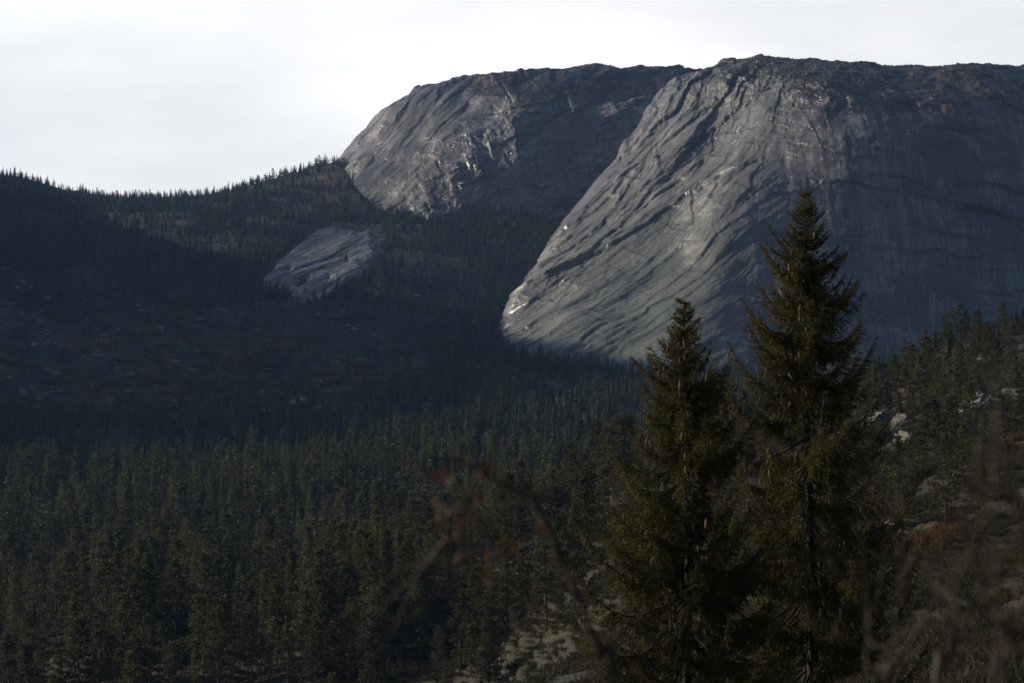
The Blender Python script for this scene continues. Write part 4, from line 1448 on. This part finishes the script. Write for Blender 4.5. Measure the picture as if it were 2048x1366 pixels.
def near_spruce(label, px_tip, py_tip, d, seed, scale=1.0, below=11.5, cone_n=150, lean=0.0, wfac=1.0):
    r = np.random.default_rng(seed)
    x, _, ztip = P3(px_tip, py_tip, d)
    zb = float(height(np.array([x]), np.array([d]))[0]) - 0.2
    H = ztip - zb
    root = empty('spruce_tree', (x, d, zb), label, 'spruce tree')
    zz = np.linspace(0, H, 24)
    T = np.stack([0.03 * np.sin(zz * 0.9 + seed) + lean * (zz - H) / H, 0.03 * np.cos(zz * 0.7), zz], 1)
    T[-1, :2] = T[-2, :2]
    q = Quads()
    q.add(T, 0.008 + 0.0125 * (H - zz) ** 0.95, 10)
    link('trunk', q.mesh('trunk', M_bark), root)

    def stem(z):
        return np.array([np.interp(z, zz, T[:, 0]), np.interp(z, zz, T[:, 1]), z])
    SP, SD, SL = [], [], []         # shoots
    cones = []
    t = 0.10
    SP.append(stem(H - 0.32)); SD.append(np.array([0, 0, 1.0])); SL.append(0.30)
    for k in range(5):
        a = k * 1.26
        SP.append(stem(H - 0.16)); SD.append(unit(np.array([math.cos(a), math.sin(a), 1.1]))); SL.append(0.14)
    nb = 0
    while t < min(H - 0.5, below):
        z = H - t
        Lmax = wfac * (3.05 * (1 - math.exp(-(t / 4.9) ** 1.08)) + 0.12)
        m = r.integers(5, 8) + (2 if t < 2.2 else 0)
        a0 = r.random() * 6.28
        for k in range(m):
            a = a0 + k / m * 6.28 + r.normal() * 0.22
            L = Lmax * r.uniform(0.58, 1.0) * float(0.95 + 0.5 * pn(math.cos(a) * 1.3 + seed, math.sin(a) * 1.3, z * 0.8, 5))
            if r.random() < 0.07:
                continue
            if r.random() < 0.10 and t > 1.2:
                L = Lmax * r.uniform(1.0, 1.16)
            z0 = z + r.normal() * 0.07
            e0 = R(np.interp(t, [0, 0.8, 2.5, 5, 9], [42, 26, 4, -10, -18]) + r.normal() * 7)
            sag = np.interp(t, [0, 1.5, 4, 9], [0.0, 0.15, 0.34, 0.42]) * r.uniform(0.7, 1.3)
            up = np.interp(t, [0, 1, 3, 9], [0.05, 0.20, 0.42, 0.50]) * r.uniform(0.7, 1.3)
            s = np.linspace(0, 1, 9)
            hd = np.array([math.cos(a), math.sin(a), 0.0])
            crook = r.normal() * 0.12
            sd_ = np.array([-hd[1], hd[0], 0])
            B = stem(z0) + hd * (s * L * math.cos(e0) * 0.96)[:, None] + sd_ * (crook * L * s ** 2)[:, None]
            B[:, 2] += s * L * math.sin(e0) - sag * L * np.sin(np.pi * np.clip(s, 0, 1) * 0.9) * 0.55 + up * L * s ** 3
            qq = Quads()
            qq.add(B, (0.004 + 0.0085 * L ** 1.1) * np.linspace(1.0, 0.25, 9), 5)
            if t > 0.3:
                link('branch', qq.mesh('branch', M_bark), root)
                nb += 1
            bare = np.interp(t, [0, 2.5, 5, 9], [0.0, 0.08, 0.20, 0.28])
            step = 0.034
            ns = max(2, int(L * (1 - bare) / step))
            tipx = None
            for i in range(ns):
                sk = bare + (1 - bare) * (i + r.random() * 0.7) / ns
                p = np.array([np.interp(sk, s, B[:, c]) for c in range(3)])
                tg = unit(np.array([np.interp(min(sk + 0.06, 1), s, B[:, c]) - np.interp(max(sk - 0.06, 0), s, B[:, c]) for c in range(3)]))
                SP.append(p); SD.append(tg); SL.append(step * 1.9)
                lat = (0.10 + 0.34 * L * (1 - sk) ** 0.8) * r.uniform(0.6, 1.1)
                lat = min(lat, 0.50)
                hang = np.interp(t, [0, 1.0, 3, 8], [-0.25, 0.25, 0.95, 1.5]) * r.uniform(0.5, 1.4) * (1 - 0.6 * sk)
                for sg in (-1, 1):
                    if r.random() < 0.06: continue
                    ld = unit(tg * (0.75 + 0.3 * r.random()) + sd_ * sg * (0.75 + 0.3 * r.random()) * (0.6 if t > 3 else 1.0) + np.array([0, 0, -hang]) + r.normal(size=3) * 0.16)
                    nseg = max(1, int(lat / 0.055))
                    pp = p.copy()
                    dd = ld.copy()
                    for g in range(nseg):
                        SP.append(pp.copy()); SD.append(dd.copy()); SL.append(0.085)
                        if g > 0 and r.random() < 0.5:
                            e = unit(dd + r.normal(size=3) * 0.7)
                            SP.append(pp.copy()); SD.append(e); SL.append(0.075 * r.uniform(0.7, 1.4))
                        pp = pp + dd * 0.055
                        dd = unit(dd + np.array([0, 0, -0.10 if t > 1.5 else 0.05]) + r.normal(size=3) * 0.08)
                if t > 1.2 and r.random() < 0.5:      # hanging combs under the older boughs
                    pp = p.copy(); dd = unit(np.array([0, 0, -1.0]) + r.normal(size=3) * 0.15)
                    for g in range(int(r.uniform(2, 4 + 5 * (1 - sk)))):
                        SP.append(pp.copy()); SD.append(dd); SL.append(0.08)
                        pp = pp + dd * 0.055
                # cones hang from the outer shoots of the upper crown, mostly on the sunny side
                pc = 0.30 * (sk > 0.5) * (1.0 if hd[0] < 0.2 else 0.2) * (1.0 if hd[1] < 0.35 else 0.15) * np.interp(t, [0.2, 1, 4, 8, 10], [0.4, 1, 0.9, 0.3, 0.15])
                if r.random() < pc:
                    for c in range(1 + (r.random() < 0.5)):
                        cones.append(p + np.array([r.normal() * 0.05, r.normal() * 0.05, -0.03]) + sd_ * r.normal() * 0.10)
        t += r.uniform(0.12, 0.19) * (1 + 0.08 * t)
    SP, SD, SL = np.array(SP), np.array(SD), np.array(SL)
    V, Fc = needle_tris(SP, SD, SL, np.full(len(SL), 0.0132), r, 0.6, 4)
    link('crown', mesh_np('crown', V, Fc, [M_spruce], False), root)
    cones = np.array(cones)
    r.shuffle(cones)
    for c in cones[:cone_n]:
        o = link('cone', CONES[r.integers(0, 3)], root)
        o.location = c
        s = r.uniform(1.0, 1.5)
        o.scale = (s, s, s)
        o.rotation_euler = (r.normal() * 0.22, r.normal() * 0.22, r.random() * 6.28)
    print(label, 'H', round(H, 1), 'shoots', len(SP), 'tris', len(Fc), 'branches', nb, 'cones', len(cones))
    return root


near_spruce('taller of the two near spruces, its cone-hung top standing against the shaded cliff', 1607, 388, 46.0, 3, below=10.3, cone_n=130, lean=-0.25)
near_spruce('shorter of the two near spruces, hung with cones, its tip against the slabby rock apron', 1370, 605, 43.0, 8, below=8.2, cone_n=110, lean=-0.1, wfac=1.04)

# ------------------------------------------------------------------ twigs close to the camera
M_leaf = make_foliage_material('withered_leaf', (0.060, 0.026, 0.014), (0.11, 0.050, 0.024), 0.30, False, 0.2, 20.0)
M_twig = make_bark_material('pale_twig', (0.060, 0.046, 0.036), (0.14, 0.112, 0.088), 25.0)
M_twigd = make_bark_material('dark_twig', (0.030, 0.024, 0.020), (0.075, 0.058, 0.048), 25.0)


def leaf_mesh(seed):
    r = np.random.default_rng(seed)
    n = 7
    s = np.linspace(0, 1, n)
    w = 0.013 * np.sin(np.pi * s ** 0.8) ** 0.8 * (1 + 0.25 * np.cos(s * 22))
    curl = 0.012 * r.normal()
    mid = np.stack([0.0 * s, 0.055 * s, -0.010 * s ** 2 + curl * s ** 3], 1)
    Lv = mid + np.stack([-w, 0 * s, 0.35 * w], 1)
    Rv = mid + np.stack([w, 0 * s, 0.35 * w], 1)
    V = np.concatenate([Lv, mid, Rv])
    i = np.arange(n - 1)
    Fc = np.concatenate([np.stack([i, i + n, i + n + 1, i + 1], 1), np.stack([i + n, i + 2 * n, i + 2 * n + 1, i + n + 1], 1)])
    return mesh_np('leaf', V, Fc, [M_leaf])


LEAVES = [leaf_mesh(i) for i in range(4)]


def px_line(pts, d, origin):
    """a bent twig through points seen at distance d (m), smoothed"""
    P = np.array([P3(p[0], p[1], d + (p[2] if len(p) > 2 else 0)) for p in pts]) - np.array(origin)
    return catmull(P, np.linspace(0, len(P) - 1, 5 * len(P)))


def ground_under(px, d):
    x = (px - 1024) / F * d
    return x, float(height(np.array([x]), np.array([d]))[0])


def near_stems(name, label, cat, d, base_px, stems, leaves=(), seed=1, auto=5, tmat=None):
    r = random.Random(seed)
    bx, bz = ground_under(base_px, d)
    o = (bx, d, bz)
    root = empty(name, o, label, cat)
    for si, (part_name, pts, r0, r1, m) in enumerate(stems):
        if part_name in ('trunk', 'stem'):
            c = np.array([P3(p[0], p[1], d) for p in pts]) - np.array(o)
            P = np.concatenate([[[c[0][0] * 0.35, 0, -0.05], [c[0][0] * 0.6, 0.01, c[0][2] * 0.5]], c])
            P = catmull(P, np.linspace(0, len(P) - 1, 5 * len(P)))
        else:
            P = px_line(pts, d, o)
        q = Quads()
        rad = (0.65 if part_name == 'trunk' else 0.75) * np.linspace(r0, r1, len(P)) * (1 + 0.12 * np.sin(np.arange(len(P)) * 2.1 + si))
        q.add(P, rad, 7)
        link(part_name, q.mesh(part_name, m), root)
        n_auto = auto if part_name in ('trunk', 'stem') else max(1, auto // 2)
        for k in range(n_auto):                      # fine side twigs
            i = int(len(P) * r.uniform(0.35, 0.95))
            p = P[i].copy()
            tg = unit(P[min(i + 1, len(P) - 1)] - P[i - 1])
            dr = unit(tg + np.array([r.gauss(0, 0.8), r.gauss(0, 0.5), r.gauss(0.15, 0.6)]))
            T = [p]
            for g in range(6):
                dr = unit(dr + np.array([r.gauss(0, 0.22), r.gauss(0, 0.22), r.gauss(0.03, 0.22)]))
                T.append(T[-1] + dr * r.uniform(0.012, 0.028) * d / 2.2)
            qq = Quads()
            qq.add(T, np.linspace(min(0.0016, rad[i] * 0.6), 0.0004, 7), 5)
            link('twig', qq.mesh('twig', m), root)
    for (px, py, n, sp) in leaves:
        for k in range(n):
            x, y, z = P3(px + r.gauss(0, sp), py + r.gauss(0, sp), d + r.gauss(0, 0.05))
            lo = link('leaf', LEAVES[r.randrange(4)], root)
            lo.location = (x - o[0], y - o[1], z - o[2])
            lo.rotation_euler = (r.uniform(-1.9, -0.6), r.uniform(-0.8, 0.8), r.uniform(0, 6.28))
            s = r.uniform(0.16, 0.34)
            lo.scale = (s, s, s)
    return root


near_stems('sapling', 'blurred bent sapling close by, a few withered orange leaves still hanging', 'sapling', 2.6, 1232,
           [('trunk', [(1228, 1430), (1198, 1310), (1160, 1200), (1120, 1105), (1070, 1010), (1010, 972)], 0.0085, 0.0045, M_twigd),
            ('twig', [(1010, 972), (965, 940), (925, 925), (895, 912)], 0.0035, 0.0012, M_twigd),
            ('twig', [(965, 940), (935, 985), (915, 1050), (900, 1110), (870, 1150)], 0.003, 0.001, M_twigd),
            ('twig', [(935, 985), (950, 1040), (930, 1090), (870, 1100)], 0.0028, 0.001, M_twigd),
            ('twig', [(1010, 972), (1040, 985), (1070, 998)], 0.006, 0.005, M_twig),
            ('twig', [(1100, 1075), (1050, 1060), (1010, 1085), (990, 1130)], 0.0022, 0.0008, M_twigd),
            ('twig', [(895, 1080), (880, 1095), (868, 1108)], 0.005, 0.004, M_twig),
            ('twig', [(1120, 1105), (1090, 1150), (1060, 1220), (1050, 1330)], 0.0022, 0.0008, M_twigd)],
           [(885, 935, 6, 11), (880, 1010, 9, 13), (925, 960, 6, 15), (975, 930, 5, 12), (905, 1050, 5, 16), (945, 985, 5, 14), (1020, 1060, 6, 22), (1005, 1140, 6, 24), (1060, 1210, 4, 20),
            (960, 1130, 6, 25), (1100, 1110, 4, 16), (925, 1100, 5, 18)], 3, 9)
near_stems('bare_shrub', 'blurred leafless shrub close by with one pale crooked stem', 'shrub', 2.6, 1850,
           [('stem', [(1872, 1430), (1893, 1340), (1908, 1270), (1916, 1215), (1912, 1190), (1925, 1120)], 0.0075, 0.0012, M_twig),
            ('stem', [(1980, 1430), (2005, 1340), (2020, 1290), (2010, 1240), (1975, 1225), (1930, 1190)], 0.005, 0.001, M_twigd),
            ('stem', [(1770, 1440), (1800, 1330), (1850, 1230), (1900, 1170)], 0.0035, 0.0015, M_twig),
            ('stem', [(1735, 1420), (1738, 1300), (1735, 1200), (1730, 1160), (1705, 1140)], 0.0028, 0.0012, M_twig),
            ('twig', [(1738, 1250), (1760, 1170), (1775, 1080), (1790, 1010)], 0.002, 0.0008, M_twigd),
            ('twig', [(1893, 1340), (1930, 1280), (1950, 1200), (1990, 1130)], 0.0025, 0.001, M_twigd),
            ('twig', [(1908, 1270), (1870, 1180), (1850, 1080)], 0.0022, 0.0008, M_twigd),
            ('twig', [(2020, 1290), (2045, 1240), (2060, 1180)], 0.003, 0.0015, M_twigd),
            ('twig', [(1800, 1330), (1790, 1240), (1810, 1150), (1800, 1090)], 0.002, 0.0008, M_twigd)],
           [], 4, 8)
near_stems('bare_shrub', 'much blurred dark leafless shrub at the frame edge with a thick broken limb', 'shrub', 1.9, 2090,
           [('stem', [(2120, 1420), (2100, 1250), (2075, 1080), (2030, 1010), (1965, 985), (1930, 960)], 0.0085, 0.0015, M_twigd),
            ('stem', [(2110, 1400), (2070, 1290), (2010, 1255), (1965, 1238), (1935, 1205)], 0.008, 0.0012, M_twigd),
            ('stem', [(2000, 1420), (1995, 1250), (1990, 1060), (1985, 890), (1992, 820)], 0.0028, 0.0012, M_twig),
            ('twig', [(1990, 1060), (1965, 1000), (1955, 930), (1960, 880)], 0.002, 0.0008, M_twigd),
            ('twig', [(2030, 1010), (2020, 930), (2035, 860)], 0.002, 0.0008, M_twigd)], [], 5, 5)

# ------------------------------------------------------------------ air
HZ_BOT, HZ_TOP = -75.0, 345.0
bpy.context.view_layer.update()
mh = bpy.data.materials.new('haze')
mh.use_nodes = True
mh.node_tree.nodes.clear()
ho = mh.node_tree.nodes.new('ShaderNodeOutputMaterial')
hv = mh.node_tree.nodes.new('ShaderNodeVolumePrincipled')
hv.inputs['Color'].default_value = (0.28, 0.52, 1.0, 1)
hv.inputs['Density'].default_value = 0.00006
hv.inputs['Anisotropy'].default_value = 0.2
mh.node_tree.links.new(hv.outputs[0], ho.inputs['Volume'])
b = 4260.0
hvt = [(sx * b, sy * b, z) for z in (HZ_BOT, HZ_TOP) for sy in (-1, 1) for sx in (-1, 1)]
hf = [(0, 2, 3, 1), (4, 5, 7, 6), (0, 1, 5, 4), (2, 6, 7, 3), (0, 4, 6, 2), (1, 3, 7, 5)]
hm = bpy.data.meshes.new('haze')
hm.from_pydata(hvt, [], hf)
hm.materials.append(mh)
haze = link('haze', hm)
tag(haze, 'thin blue air over the valley', None, None, 'stuff')
gz = np.empty(len(ground.data.vertices) * 3, np.float32)
ground.data.vertices.foreach_get('co', gz)
print('ground z', gz[2::3].min(), gz[2::3].max())
